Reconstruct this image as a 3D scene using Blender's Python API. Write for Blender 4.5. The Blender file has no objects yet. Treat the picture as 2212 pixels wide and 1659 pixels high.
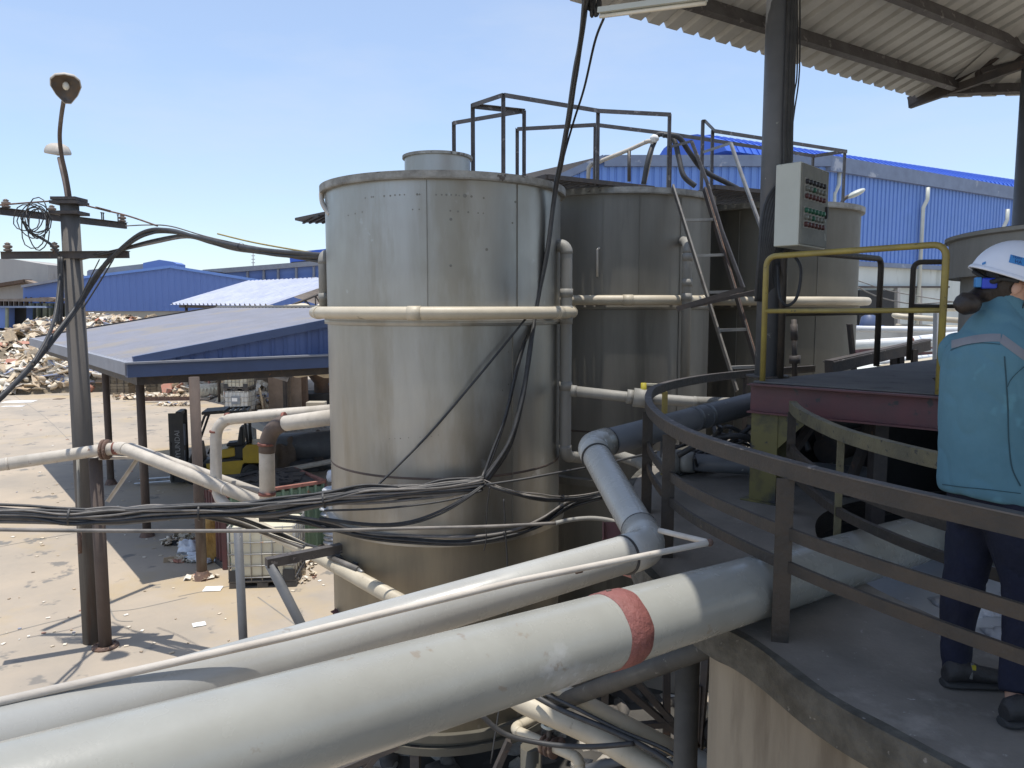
import bpy, math, random
from mathutils import Vector as V, Matrix, noise as mnoise
R = math.radians
random.seed(7)
S = bpy.context.scene
COL = S.collection
# ---------------------------------------------------------------- camera, sky, sun, exposure
PITCH, FPX, EYEZ = 5.7, 1662.0, 5.15
cam_d = bpy.data.cameras.new("camera"); cam = bpy.data.objects.new("camera", cam_d); COL.objects.link(cam)
cam.location = (0, 0, EYEZ); cam.rotation_euler = (R(90 - PITCH), 0, 0)
cam_d.sensor_width = 36; cam_d.lens = 36 * FPX / 2212; cam_d.clip_start = 0.05; cam_d.clip_end = 2000
S.camera = cam
SUNV = V((0.0, -0.06, 1)).normalized()          # direction towards the sun: almost overhead
w = bpy.data.worlds.new("World"); S.world = w; w.use_nodes = True
nt = w.node_tree; bg = nt.nodes["Background"]
sky = nt.nodes.new("ShaderNodeTexSky"); sky.sky_type = 'NISHITA'; sky.sun_disc = False
sky.sun_elevation = math.asin(SUNV.z); sky.sun_rotation = math.atan2(SUNV.x, SUNV.y)
sky.air_density = 1.0; sky.dust_density = 0.75; sky.ozone_density = 4.0; sky.altitude = 0
# thin high haze and faint wisps of cloud mixed over the clear sky, by direction
tcw = nt.nodes.new("ShaderNodeTexCoord"); mpw = nt.nodes.new("ShaderNodeMapping"); mpw.inputs["Scale"].default_value = (1.2, 1.2, 4.5); mpw.inputs["Rotation"].default_value = (0, .35, .6)
nzw = nt.nodes.new("ShaderNodeTexNoise"); nzw.inputs["Scale"].default_value = 2.2; nzw.inputs["Detail"].default_value = 7; nzw.inputs["Roughness"].default_value = .58
nt.links.new(tcw.outputs["Generated"], mpw.inputs[0]); nt.links.new(mpw.outputs[0], nzw.inputs["Vector"])
mrw = nt.nodes.new("ShaderNodeMapRange"); mrw.inputs[1].default_value = .46; mrw.inputs[2].default_value = .78; mrw.inputs[3].default_value = .30; mrw.inputs[4].default_value = .62
nt.links.new(nzw.outputs[0], mrw.inputs[0])
mxw = nt.nodes.new("ShaderNodeMix"); mxw.data_type = 'RGBA'; mxw.inputs[7].default_value = (3.25, 3.65, 4.35, 1)
nt.links.new(mrw.outputs[0], mxw.inputs[0]); nt.links.new(sky.outputs[0], mxw.inputs[6]); nt.links.new(mxw.outputs[2], bg.inputs[0]); bg.inputs[1].default_value = 0.148
sl = bpy.data.lights.new("sun", 'SUN'); sl.energy = 3.3; sl.angle = R(0.5); sl.color = (1, 0.95, 0.87)
so = bpy.data.objects.new("sun", sl); COL.objects.link(so); so.location = (0, 0, 40)
so.rotation_euler = SUNV.to_track_quat('Z', 'Y').to_euler()
S.view_settings.view_transform = 'Standard'; S.view_settings.look = 'None'
S.view_settings.exposure = 0.55; S.view_settings.gamma = 1
# ---------------------------------------------------------------- placing helpers
cP, sP = math.cos(R(PITCH)), math.sin(R(PITCH))
EYE = V((0, 0, EYEZ))
def ray(px, py):
    x = (px - 1106) / FPX; y = (829.5 - py) / FPX
    return V((x, cP + y * sP, -sP + y * cP))
def Pc(px, py, d): return EYE + ray(px, py) * d            # by depth from the lens
def G(px, py, z=0.0): r = ray(px, py); return EYE + r * ((z - EYEZ) / r.z)
def Yd(px, py, y): r = ray(px, py); return EYE + r * (y / r.y)
def zat(py, y, px=1106): return Yd(px, py, y).z
# ---------------------------------------------------------------- materials
def mat(name, c1, c2=None, scale=2.0, rough=0.6, metal=0.0, bump=0.0, stretch=(1, 1, 1), c3=None, s3=0.6, t3=0.55,
        lo=0.35, hi=0.65, spec=0.5, alpha=None, island=None, c4=None, s4=14.0, t4=0.66, bscale=None, trans=0.0):
    m = bpy.data.materials.new(name); m.use_nodes = True
    n = m.node_tree; N = n.nodes; L = n.links; b = N["Principled BSDF"]
    b.inputs["Roughness"].default_value = rough; b.inputs["Metallic"].default_value = metal
    b.inputs["Specular IOR Level"].default_value = spec
    if trans: b.inputs["Transmission Weight"].default_value = trans
    c1 = (*c1, 1)
    tc = N.new("ShaderNodeTexCoord"); mp = N.new("ShaderNodeMapping"); mp.inputs["Scale"].default_value = stretch
    L.new(tc.outputs["Object"], mp.inputs["Vector"])
    def noise(s, det=6, src=mp, w=0.0):
        q = N.new("ShaderNodeTexNoise"); q.inputs["Scale"].default_value = s; q.inputs["Detail"].default_value = det
        q.inputs["Roughness"].default_value = 0.62
        L.new(src.outputs[0 if src is mp else "Object"], q.inputs["Vector"]); return q
    def ramp(a, lo, hi):
        r = N.new("ShaderNodeMapRange"); r.inputs[1].default_value = lo; r.inputs[2].default_value = hi
        L.new(a, r.inputs[0]); return r.outputs[0]
    def mix(f, a, bb):
        x = N.new("ShaderNodeMix"); x.data_type = 'RGBA'
        L.new(f, x.inputs[0])
        for i, q in ((6, a), (7, bb)):
            if isinstance(q, tuple): x.inputs[i].default_value = q if len(q) == 4 else (*q, 1)
            else: L.new(q, x.inputs[i])
        return x.outputs[2]
    col = None
    if island:
        g = N.new("ShaderNodeNewGeometry"); cr = N.new("ShaderNodeValToRGB"); cr.color_ramp.interpolation = 'CONSTANT'
        while len(cr.color_ramp.elements) < len(island): cr.color_ramp.elements.new(0.5)
        for i, c in enumerate(island):
            cr.color_ramp.elements[i].position = i / len(island); cr.color_ramp.elements[i].color = (*c, 1)
        L.new(g.outputs["Random Per Island"], cr.inputs[0]); col = cr.outputs[0]
        nz = noise(scale); col = mix(ramp(nz.outputs[0], 0.45, 0.8), col, tuple(x * 0.7 for x in c1[:3]))
    else:
        if c2 is None: c2 = tuple(x * 0.82 for x in c1[:3])
        nz = noise(scale); col = mix(ramp(nz.outputs[0], lo, hi), c1, c2)
    if c3 is not None:
        n3 = noise(s3, 8, src=mp); col = mix(ramp(n3.outputs[0], t3, t3 + 0.12), col, c3)
    if c4 is not None:
        n4 = noise(s4, 4, src=tc); col = mix(ramp(n4.outputs[0], t4, t4 + 0.05), col, c4)
    L.new(col, b.inputs["Base Color"])
    fr = noise(scale * 5, 4, src=tc); rr = N.new("ShaderNodeMapRange"); rr.inputs[3].default_value = max(0.05, rough - 0.1)
    rr.inputs[4].default_value = min(1, rough + 0.12); L.new(fr.outputs[0], rr.inputs[0]); L.new(rr.outputs[0], b.inputs["Roughness"])
    if bump:
        bb = N.new("ShaderNodeBump"); bb.inputs["Strength"].default_value = min(1, bump); bb.inputs["Distance"].default_value = 0.02
        nb = noise(bscale or scale * 6, 5, src=mp); L.new(nb.outputs[0], bb.inputs["Height"]); L.new(bb.outputs[0], b.inputs["Normal"])
    return m
M = {}
M['ground'] = mat('yard_concrete', (.42, .35, .27), (.31, .272, .225), .35, .85, c3=(.40, .315, .20), s3=.22, t3=.54, bump=.2, bscale=9, c4=(.20, .185, .165), s4=1.3, t4=.60, spec=.3)
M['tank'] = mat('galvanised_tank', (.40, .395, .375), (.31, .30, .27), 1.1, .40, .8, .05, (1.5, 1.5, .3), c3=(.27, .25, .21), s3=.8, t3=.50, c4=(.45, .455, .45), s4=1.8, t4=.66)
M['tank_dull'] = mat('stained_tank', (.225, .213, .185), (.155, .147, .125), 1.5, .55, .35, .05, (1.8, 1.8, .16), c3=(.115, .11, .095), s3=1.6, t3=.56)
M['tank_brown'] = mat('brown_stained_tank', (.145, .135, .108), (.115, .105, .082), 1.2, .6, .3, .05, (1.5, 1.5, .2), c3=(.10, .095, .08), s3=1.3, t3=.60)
M['rim'] = mat('weathered_rim', (.30, .30, .28), (.17, .165, .15), 6, .7, .2, .3, c4=(.09, .08, .07), s4=9, t4=.62)
M['cream_pipe'] = mat('cream_pipe', (.53, .47, .36), (.44, .385, .29), 3, .5, bump=.06, c4=(.30, .26, .2), s4=6, t4=.66)
M['grey_pipe'] = mat('grey_pipe_paint', (.315, .317, .29), (.255, .253, .228), 1.2, .25, bump=.05, bscale=14, c4=(.25, .225, .19), s4=9, t4=.66, c3=(.47, .48, .49), s3=1.5, t3=.60)
M['white_pipe'] = mat('white_grey_pipe', (.39, .39, .365), (.335, .33, .305), 1.5, .26, bump=.04, bscale=14, c4=(.30, .27, .23), s4=7, t4=.68)
M['grime_pipe'] = mat('grimy_dark_pipe', (.075, .073, .066), (.05, .048, .045), 3, .7, bump=.15, c4=(.16, .155, .14), s4=9, t4=.66)
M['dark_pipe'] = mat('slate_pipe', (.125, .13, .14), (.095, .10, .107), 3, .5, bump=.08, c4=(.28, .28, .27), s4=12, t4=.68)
M['thin_pipe'] = mat('chalky_thin_pipe', (.56, .52, .46), (.42, .38, .33), 8, .65, bump=.1, stretch=(.3, 1, 1), c4=(.25, .19, .14), s4=12, t4=.66)
M['old_pipe'] = mat('dusty_pipe', (.55, .50, .43), (.42, .38, .32), 4, .7, bump=.1, c4=(.26, .17, .12), s4=7, t4=.66)
M['redband'] = mat('red_primer_band', (.25, .095, .085), (.19, .07, .06), 9, .6, bump=.7, bscale=30)
M['redjoint'] = mat('rust_red_joint', (.24, .085, .06), (.15, .06, .045), 9, .7, bump=.3)
M['rust'] = mat('rusty_steel', (.17, .10, .07), (.09, .06, .05), 7, .8, bump=.4, c4=(.28, .19, .13), s4=12, t4=.6)
M['rustpost'] = mat('rusty_grey_post', (.115, .085, .070), (.075, .058, .050), 4, .8, bump=.3, stretch=(1, 1, .3), c3=(.17, .15, .13), s3=1.4, t3=.56)
M['darksteel'] = mat('dark_steel', (.055, .05, .05), (.085, .07, .06), 6, .65, .2, bump=.2, c4=(.15, .09, .06), s4=9, t4=.64)
M['railsteel'] = mat('worn_rail_steel', (.12, .11, .105), (.07, .062, .06), 6, .55, .4, bump=.15, c4=(.22, .20, .19), s4=12, t4=.6)
M['olive'] = mat('grimy_olive_rail', (.058, .044, .032), (.036, .031, .026), 5, .6, .1, bump=.35, bscale=30, c4=(.12, .10, .055), s4=16, t4=.70)
M['yellowgrime'] = mat('grimy_yellow_rail', (.17, .145, .078), (.10, .088, .055), 5, .6, bump=.35, bscale=30, c4=(.045, .042, .035), s4=26, t4=.60)
M['yellow'] = mat('yellow_paint', (.40, .31, .075), (.27, .21, .07), 4, .45, bump=.1, c4=(.12, .10, .06), s4=18, t4=.64)
M['maroon'] = mat('maroon_primer', (.135, .05, .052), (.10, .05, .05), 4, .6, bump=.1, c4=(.05, .045, .045), s4=8, t4=.62)
M['yellowpost'] = mat('yellow_black_post', (.15, .13, .045), (.045, .045, .035), 3, .6, bump=.2, lo=.45, hi=.62, c4=(.035, .035, .04), s4=5, t4=.6)
M['deck'] = mat('dusty_deck_plate', (.16, .155, .15), (.125, .12, .12), 3, .92, spec=.15, bump=.1, c4=(.09, .085, .085), s4=6, t4=.64)
M['slab'] = mat('dirty_slab', (.225, .205, .18), (.15, .138, .122), 1.6, .92, spec=.2, bump=.25, bscale=40, c3=(.30, .28, .25), s3=1.5, t3=.58, c4=(.32, .31, .29), s4=30, t4=.68)
M['slabedge'] = mat('mossy_slab_edge', (.05, .047, .038), (.10, .095, .08), 9, .9, bump=.7, bscale=30, c4=(.2, .19, .17), s4=20, t4=.66)
M['render'] = mat('rendered_wall', (.27, .235, .18), (.185, .158, .12), 2.2, .85, bump=.2, stretch=(1, 1, .18), c3=(.13, .108, .08), s3=2.4, t3=.53, c4=(.36, .33, .28), s4=30, t4=.74)
M['black'] = mat('black_and_painted_shade', (.012, .013, .015), (.02, .02, .02), 3, .7)  # near-black parts; also paints shade in openings, pit and under the deck
M['pulp'] = mat('grey_pulp_liquid', (.55, .58, .62), (.50, .53, .57), 2, .22, bump=.06)
M['cable'] = mat('black_cable', (.025, .025, .027), (.045, .045, .045), 10, .55)
M['cable_dusty'] = mat('dusty_grey_cable', (.22, .20, .18), (.10, .095, .09), 4, .6)
M['roofmetal'] = mat('pale_roof_sheet', (.50, .50, .47), (.40, .40, .375), 3, .55, .1)
M['bluewall'] = mat('blue_siding', (.15, .27, .62), (.135, .25, .57), 1.0, .5, .1)
M['bluewall_far'] = mat('far_blue_siding', (.13, .21, .48), (.12, .195, .45), .1, .6)
M['blueroof'] = mat('bright_blue_roof', (.045, .125, .56), (.055, .14, .52), .6, .4)
M['bluetrim'] = mat('grey_blue_trim', (.17, .215, .31), (.135, .17, .25), 1.5, .55, c4=(.33, .36, .42), s4=.7, t4=.62)
M['gable'] = mat('canopy_gable_shaded_blue', (.085, .125, .27), (.07, .105, .23), 2, .5)  # darker blue: shade under the verge is put into this colour
M['navytrim'] = mat('navy_canopy_trim', (.07, .10, .19), (.06, .085, .16), 1.5, .5)
M['canopyroof'] = mat('dusty_blue_canopy_roof', (.205, .21, .25), (.175, .18, .21), 1.2, .5, .15, stretch=(1, 1, 1), c3=(.23, .21, .19), s3=.5, t3=.52)
M['greytrim'] = mat('grey_gutter', (.27, .28, .31), (.22, .225, .25), 1.5, .6)
M['whiteroof'] = mat('bare_metal_roof', (.62, .63, .70), (.50, .52, .60), 1, .4, .3)
M['beigewall'] = mat('beige_low_wall', (.42, .38, .31), (.36, .33, .27), .3, .85)
M['oldconcrete'] = mat('weathered_concrete', (.42, .40, .37), (.30, .285, .27), .12, .9, stretch=(1, 1, .35), c3=(.14, .13, .125), s3=.22, t3=.60)
M['whitewall'] = mat('stained_white_wall', (.62, .65, .61), (.52, .55, .51), .5, .85, stretch=(1, 1, .3), c3=(.28, .30, .26), s3=.55, t3=.6)
M['greenwall'] = mat('faded_green_wall', (.27, .30, .23), (.20, .23, .18), .6, .85)
M['pole'] = mat('stained_pole', (.15, .135, .12), (.085, .078, .07), 2.2, .85, bump=.3, stretch=(2, 2, .14), c3=(.085, .05, .035), s3=1.5, t3=.56)
M['insul'] = mat('glazed_insulator', (.22, .17, .135), (.14, .10, .08), 8, .35)
M['lampshell'] = mat('dusty_lamp_shell', (.50, .46, .40), (.40, .36, .31), 6, .6)
M['lampdark'] = mat('lamp_reflector', (.10, .10, .10), (.16, .11, .07), 8, .5)
M['bulb'] = mat('lamp_bulb', (.75, .70, .58), None, 5, .3)
M['kraft'] = mat('kraft_bale', (.24, .195, .135), (.16, .13, .09), 7, .9, bump=.8, stretch=(.5, .5, 3.5), c4=(.42, .38, .30), s4=9, t4=.66)
M['rollpaper'] = mat('paper_roll', (.62, .55, .42), (.48, .42, .32), 4, .85, bump=.3)
M['paper'] = mat('waste_paper', (.45, .38, .29), scale=4, rough=.9, island=[(.55, .43, .29), (.72, .66, .56), (.42, .32, .21), (.80, .77, .70), (.60, .48, .34), (.74, .66, .52), (.33, .25, .18), (.68, .60, .48), (.50, .39, .27), (.76, .71, .62), (.58, .47, .33), (.80, .74, .64), (.46, .36, .25), (.66, .57, .44), (.45, .20, .14), (.62, .52, .38), (.72, .64, .52), (.28, .32, .44)])
M['bottle'] = mat('translucent_plastic', (.68, .64, .50), (.60, .56, .43), 2, .4, spec=.4)
M['bottle_white'] = mat('white_plastic', (.66, .66, .62), (.58, .58, .55), 2, .4)
M['cage'] = mat('galvanised_cage', (.34, .34, .33), (.26, .25, .24), 9, .5, .6, c4=(.30, .15, .07), s4=5, t4=.66)
M['blackplastic'] = mat('black_plastic', (.03, .03, .033), (.05, .05, .05), 5, .6)
M['pallet'] = mat('dusty_pallet', (.13, .115, .10), (.07, .065, .06), 6, .8)
M['plate'] = mat('label_plate', (.22, .24, .27), (.18, .2, .22), 5, .5)
M['white'] = mat('white_sheet', (.78, .78, .76), (.70, .70, .68), 6, .7)
M['greenbin'] = mat('faded_green_steel', (.20, .29, .205), (.14, .21, .15), 1.6, .65, .1, bump=.1, c4=(.22, .12, .075), s4=2.4, t4=.64, stretch=(1, 1, .35))
M['redrim'] = mat('pinkish_red_rim', (.36, .16, .12), (.24, .10, .08), 6, .7)
M['fyellow'] = mat('forklift_yellow', (.55, .36, .03), (.45, .30, .035), 3, .4)
M['fblack'] = mat('forklift_black', (.022, .022, .024), (.035, .033, .03), 4, .5)
M['tyre'] = mat('tyre_rubber', (.025, .025, .025), (.05, .047, .043), 6, .85, bump=.2)
M['forksteel'] = mat('worn_fork_steel', (.45, .46, .48), (.3, .3, .31), 5, .35, .8)
M['letter'] = mat('faded_letter_paint', (.33, .33, .33), None, 5, .6)
M['sack'] = mat('dusty_brown_sack', (.20, .155, .12), (.13, .105, .085), 3, .85, bump=.6)
M['yellowsack'] = mat('yellow_sack', (.42, .25, .07), (.30, .17, .05), 4, .8, bump=.8)
M['whitebag'] = mat('white_plastic_bag', (.68, .70, .74), (.5, .53, .58), 6, .5, bump=.8)
M['rock'] = mat('sludge', (.48, .44, .38), (.33, .30, .26), 7, .9, bump=1.0)
M['boxwhite'] = mat('light_grey_enamel', (.50, .52, .47), (.46, .48, .43), 3, .4)
M['boxfront'] = mat('dusty_panel_front', (.20, .20, .175), (.14, .14, .125), 6, .7, c4=(.33, .33, .29), s4=9, t4=.64)
M['btn_r'] = mat('red_button', (.09, .03, .03), None, 5, .5); M['btn_g'] = mat('green_button', (.02, .12, .07), None, 5, .5)
M['btn_w'] = mat('grey_button', (.16, .17, .15), None, 5, .5); M['btn_k'] = mat('dark_button', (.02, .02, .025), None, 5, .5)
M['hopper'] = mat('rusty_brown_machine', (.12, .075, .05), (.075, .05, .035), 3, .8, bump=.3)
M['pier'] = mat('rust_stained_pier', (.27, .205, .155), (.19, .14, .10), 1.6, .9, bump=.3, c3=(.11, .09, .075), s3=1.2, t3=.58)
M['tealjacket'] = mat('teal_work_jacket', (.085, .195, .25), (.072, .17, .22), 5, .85, bump=.25, bscale=9, c4=(.10, .24, .30), s4=3, t4=.6)
M['reflect'] = mat('grey_reflective_tape', (.20, .205, .225), (.17, .175, .195), 8, .6)
M['navycloth'] = mat('navy_trousers', (.006, .009, .028), (.004, .006, .018), 6, .9, bump=.5, bscale=12)
M['skin'] = mat('skin', (.50, .30, .215), (.44, .25, .18), 9, .55)
M['hair'] = mat('dark_brown_hair', (.014, .010, .008), (.026, .018, .014), 18, .5, bump=.3, bscale=60, stretch=(1, 1, .2))
M['helmet'] = mat('white_hard_hat', (.66, .69, .76), (.62, .65, .72), 3, .3)
M['stickerblue'] = mat('blue_sticker', (.04, .22, .52), None, 5, .45); M['knobblue'] = mat('bright_blue_knob', (.02, .06, .55), None, 5, .4)
M['inkblue'] = mat('dark_blue_ink', (.01, .02, .12), None, 5, .5)
M['shoe'] = mat('black_trainer', (.02, .02, .022), (.035, .033, .033), 8, .6, bump=.3); M['shoetrim'] = mat('grey_shoe_trim', (.16, .16, .155), None, 8, .6)
M['yellowtag'] = mat('yellow_trim', (.42, .36, .03), None, 5, .6)
# ---------------------------------------------------------------- mesh builder
Z = V((0, 0, 1))
def basis(d, up=Z):
    d = d.normalized(); s = d.cross(up)
    if s.length < 1e-4: s = d.cross(V((0, 1, 0)))
    s.normalize(); return d, s, s.cross(d).normalized()
def arc_fillet(pts, r, n=7):
    out = [pts[0]]; arcs = []
    for i in range(1, len(pts) - 1):
        a, b, c = pts[i - 1], pts[i], pts[i + 1]
        u, v = (a - b).normalized(), (c - b).normalized()
        ang = u.angle(v); t = min(r / max(math.tan(ang / 2), .05), (a - b).length * .45, (c - b).length * .45)
        p, q = b + u * t, b + v * t; arc = []
        for k in range(n + 1):
            s = k / n; arc.append(p * (1 - s) ** 2 + b * 2 * s * (1 - s) + q * s * s)
        out += arc; arcs.append(arc)
    out.append(pts[-1]); return out, arcs
def spline(pts, n=6):
    o = []; P = [pts[0]] + list(pts) + [pts[-1]]
    for i in range(1, len(P) - 2):
        a, b, c, d = P[i - 1], P[i], P[i + 1], P[i + 2]
        for k in range(n):
            t = k / n
            o.append(.5 * ((2 * b) + (c - a) * t + (2 * a - 5 * b + 4 * c - d) * t * t + (3 * b - a - 3 * c + d) * t ** 3))
    o.append(pts[-1]); return o
class MB:
    def __init__(s): s.v = []; s.f = []; s.sm = []
    def add(s, vs, fs, smooth=False):
        o = len(s.v); s.v += [V(x) for x in vs]; s.f += [tuple(i + o for i in f) for f in fs]; s.sm += [smooth] * len(fs); return s
    def box(s, c, sz, rot=None):
        c = V(c); rot = rot or Matrix.Identity(3); x, y, z = [q / 2 for q in sz]
        vs = [c + rot @ V((i * x, j * y, k * z)) for k in (-1, 1) for j in (-1, 1) for i in (-1, 1)]
        return s.add(vs, [(0, 2, 3, 1), (4, 5, 7, 6), (0, 1, 5, 4), (2, 6, 7, 3), (0, 4, 6, 2), (1, 3, 7, 5)])
    def beam(s, a, b, w_, h, up=Z):
        a, b = V(a), V(b); d, sd, u = basis(b - a, up)
        vs = [p + sd * i * w_ / 2 + u * j * h / 2 for p in (a, b) for (i, j) in ((-1, -1), (1, -1), (1, 1), (-1, 1))]
        return s.add(vs, [(0, 1, 2, 3), (4, 7, 6, 5), (0, 4, 5, 1), (1, 5, 6, 2), (2, 6, 7, 3), (3, 7, 4, 0)])
    def angle(s, a, b, w_=.05, t=.006, up=Z):
        a, b = V(a), V(b); d, sd, u = basis(b - a, up)
        s.beam(a + sd * (w_ / 2), b + sd * (w_ / 2), t, w_, up); s.beam(a + u * (w_ / 2 + .001), b + u * (w_ / 2 + .001), w_ - t, t, up); return s
    def ribbon(s, pts, w_, h):                     # rectangular bar swept level along a path
        n = len(pts); vs = []
        for i, p in enumerate(pts):
            d = (pts[min(i + 1, n - 1)] - pts[max(i - 1, 0)]); sd = V((d.y, -d.x, 0)).normalized()
            vs += [p + sd * a * w_ / 2 + Z * b * h / 2 for a, b in ((-1, -1), (1, -1), (1, 1), (-1, 1))]
        fs = [(0, 1, 2, 3), tuple(4 * (n - 1) + k for k in (3, 2, 1, 0))]
        for i in range(n - 1):
            for k in range(4): fs.append((4 * i + k, 4 * i + 4 + k, 4 * i + 4 + (k + 1) % 4, 4 * i + (k + 1) % 4))
        return s.add(vs, fs)
    def tube(s, pts, r, seg=12, cap=True):
        pts = [V(p) for p in pts]; n = len(pts); rs = r if isinstance(r, (list, tuple)) else [r] * n
        d0 = (pts[1] - pts[0]).normalized(); _, sd, u = basis(d0); vs = []
        for i, p in enumerate(pts):
            d = ((pts[min(i + 1, n - 1)] - pts[i]).normalized() if i < n - 1 else V((0, 0, 0))) + ((pts[i] - pts[i - 1]).normalized() if i else V((0, 0, 0)))
            if d.length < 1e-6: d = d0
            d.normalize(); q = d0.rotation_difference(d); sd = q @ sd; u = q @ u; d0 = d
            for k in range(seg):
                a = 2 * math.pi * k / seg; vs.append(p + (sd * math.cos(a) + u * math.sin(a)) * rs[i])
        fs = []
        for i in range(n - 1):
            for k in range(seg): fs.append((i * seg + k, (i + 1) * seg + k, (i + 1) * seg + (k + 1) % seg, i * seg + (k + 1) % seg))
        s.add(vs, fs, True)
        if cap:
            o = len(s.v) - len(vs)
            s.f += [tuple(o + k for k in range(seg)), tuple(o + (n - 1) * seg + k for k in reversed(range(seg)))]; s.sm += [False, False]
        return s
    def lathe(s, prof, c, seg=48, a0=0, a1=2 * math.pi, axis=None, smooth=True):
        c = V(c); full = abs(a1 - a0 - 2 * math.pi) < 1e-6; m = seg if full else seg + 1
        if axis: d, sx, sy = basis(V(axis))
        else: d, sx, sy = Z, V((1, 0, 0)), V((0, 1, 0))
        vs = []
        for (r_, z_) in prof:
            for k in range(m):
                a = a0 + (a1 - a0) * k / seg; vs.append(c + sx * (r_ * math.cos(a)) + sy * (r_ * math.sin(a)) + d * z_)
        fs = []
        for i in range(len(prof) - 1):
            for k in range(seg):
                k2 = (k + 1) % m; fs.append((i * m + k, i * m + k2, (i + 1) * m + k2, (i + 1) * m + k))
        return s.add(vs, fs, smooth)
    def ball(s, c, rad, rot=None, n=12, m=8, jit=0.0, fr=2.0):
        c = V(c); rot = rot or Matrix.Identity(3); vs = []
        if not isinstance(rad, (tuple, list)): rad = (rad,) * 3
        for i in range(m + 1):
            t = math.pi * i / m
            for k in range(n):
                a = 2 * math.pi * k / n; q = V((math.sin(t) * math.cos(a), math.sin(t) * math.sin(a), math.cos(t)))
                j = 1 + jit * mnoise.noise(q * fr + c * 3.1); vs.append(c + rot @ V((q.x * rad[0] * j, q.y * rad[1] * j, q.z * rad[2] * j)))
        fs = [(i * n + k, (i + 1) * n + k, (i + 1) * n + (k + 1) % n, i * n + (k + 1) % n) for i in range(m) for k in range(n)]
        return s.add(vs, fs, True)
    def prism(s, pts, ext):                        # polygon pushed along ext
        n = len(pts); ext = V(ext); vs = [V(p) for p in pts] + [V(p) + ext for p in pts]
        return s.add(vs, [tuple(range(n)), tuple(reversed(range(n, 2 * n)))] + [(i, i + n, (i + 1) % n + n, (i + 1) % n) for i in range(n)])
    def loft(s, rings, cap=True, smooth=True):
        n = len(rings[0]); vs = [p for r_ in rings for p in r_]; m = len(rings)
        fs = [(i * n + k, (i + 1) * n + k, (i + 1) * n + (k + 1) % n, i * n + (k + 1) % n) for i in range(m - 1) for k in range(n)]
        s.add(vs, fs, smooth)
        if cap:
            o = len(s.v) - len(vs); s.f += [tuple(o + k for k in range(n)), tuple(o + (m - 1) * n + k for k in reversed(range(n)))]; s.sm += [False, False]
        return s
    def corrwall(s, a, b, z0, ztop, pitch, amp, th=None):   # upright ribbed sheet from a to b; z0, ztop numbers or functions of 0..1
        a, b = V(a), V(b); Ln = (b - a).length; u = (b - a).normalized(); nrm = u.cross(Z); n = max(1, int(Ln / pitch))
        f0 = z0 if callable(z0) else (lambda t: z0); f1 = ztop if callable(ztop) else (lambda t: ztop)
        ts = []
        for i in range(n):
            for (q, h) in ((0, 0), (.6, 0), (.68, 1), (.92, 1)): ts.append(((i + q) / n, h))
        ts.append((1, 0)); vs = []
        for (t, h) in ts:
            p = a.lerp(b, t) + nrm * amp * h; vs += [V((p.x, p.y, f0(t))), V((p.x, p.y, f1(t)))]
        return s.add(vs, [(2 * i, 2 * i + 2, 2 * i + 3, 2 * i + 1) for i in range(len(ts) - 1)])
    def corrsheet(s, a, b, run, pitch, amp, nrm, th=.004):    # ribbed sheet: ribs run along 'run', spaced from a to b
        a, b, run, nrm = V(a), V(b), V(run), V(nrm).normalized(); n = max(1, int((b - a).length / pitch)); ts = []
        for i in range(n):
            for (q, h) in ((0, 0), (.58, 0), (.70, 1), (.88, 1)): ts.append(((i + q) / n, h))
        ts.append((1, 0)); m = len(ts); vs = []
        for off in (0, -th):
            for e in (V((0, 0, 0)), run):
                for (t, h) in ts: vs.append(a.lerp(b, t) + nrm * (amp * h + off) + e)
        fs = []
        for i in range(m - 1):
            fs += [(i, i + 1, m + i + 1, m + i), (2 * m + i, 3 * m + i, 3 * m + i + 1, 2 * m + i + 1), (i, 2 * m + i, 2 * m + i + 1, i + 1), (m + i, m + i + 1, 3 * m + i + 1, 3 * m + i)]
        return s.add(vs, fs)
    def build(s, name, m, parent=None, label=None, bevel=0):
        me = bpy.data.meshes.new(name)
        root = parent
        while root is not None and root.parent is not None: root = root.parent
        if root is not None: base = root.location.copy(); rot = root.rotation_euler.to_matrix().inverted()
        else:
            xs = [v.x for v in s.v]; ys = [v.y for v in s.v]; zs = [v.z for v in s.v]
            base = V(((min(xs) + max(xs)) / 2, (min(ys) + max(ys)) / 2, min(zs))); rot = Matrix.Identity(3)
        me.from_pydata([rot @ (v - base) for v in s.v], [], s.f); me.update()
        me.polygons.foreach_set("use_smooth", s.sm)
        me.materials.append(M[m] if isinstance(m, str) else m)
        o = bpy.data.objects.new(name, me); COL.objects.link(o)
        if parent is not None: o.parent = parent
        else: o.location = base
        if label: o["label"] = label
        if bevel:
            bm = o.modifiers.new("bevel", 'BEVEL'); bm.width = bevel; bm.segments = 2; bm.limit_method = 'ANGLE'
        return o
def tag(o, label, cat, group=None):
    o["label"] = label; o["category"] = cat
    if group: o["group"] = group
    return o
def struct(o, kind='structure'): o["kind"] = kind; return o
def thing(name, label, cat, base, group=None, rz=0.0):
    o = bpy.data.objects.new(name, None); COL.objects.link(o); o.location = V(base); o.rotation_euler = (0, 0, rz); o.empty_display_size = .2
    return tag(o, label, cat, group)
def dup(o, loc, rz=0.0, label=None, parent=None):
    kids = [c for c in bpy.data.objects if c.parent == o]; c = o.copy(); COL.objects.link(c)
    if parent is None: c.location = V(loc); c.rotation_euler = (0, 0, rz)
    else: c.parent = parent
    if label: c["label"] = label
    for k in kids: dup(k, None, 0, None, c)
    return c
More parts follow.
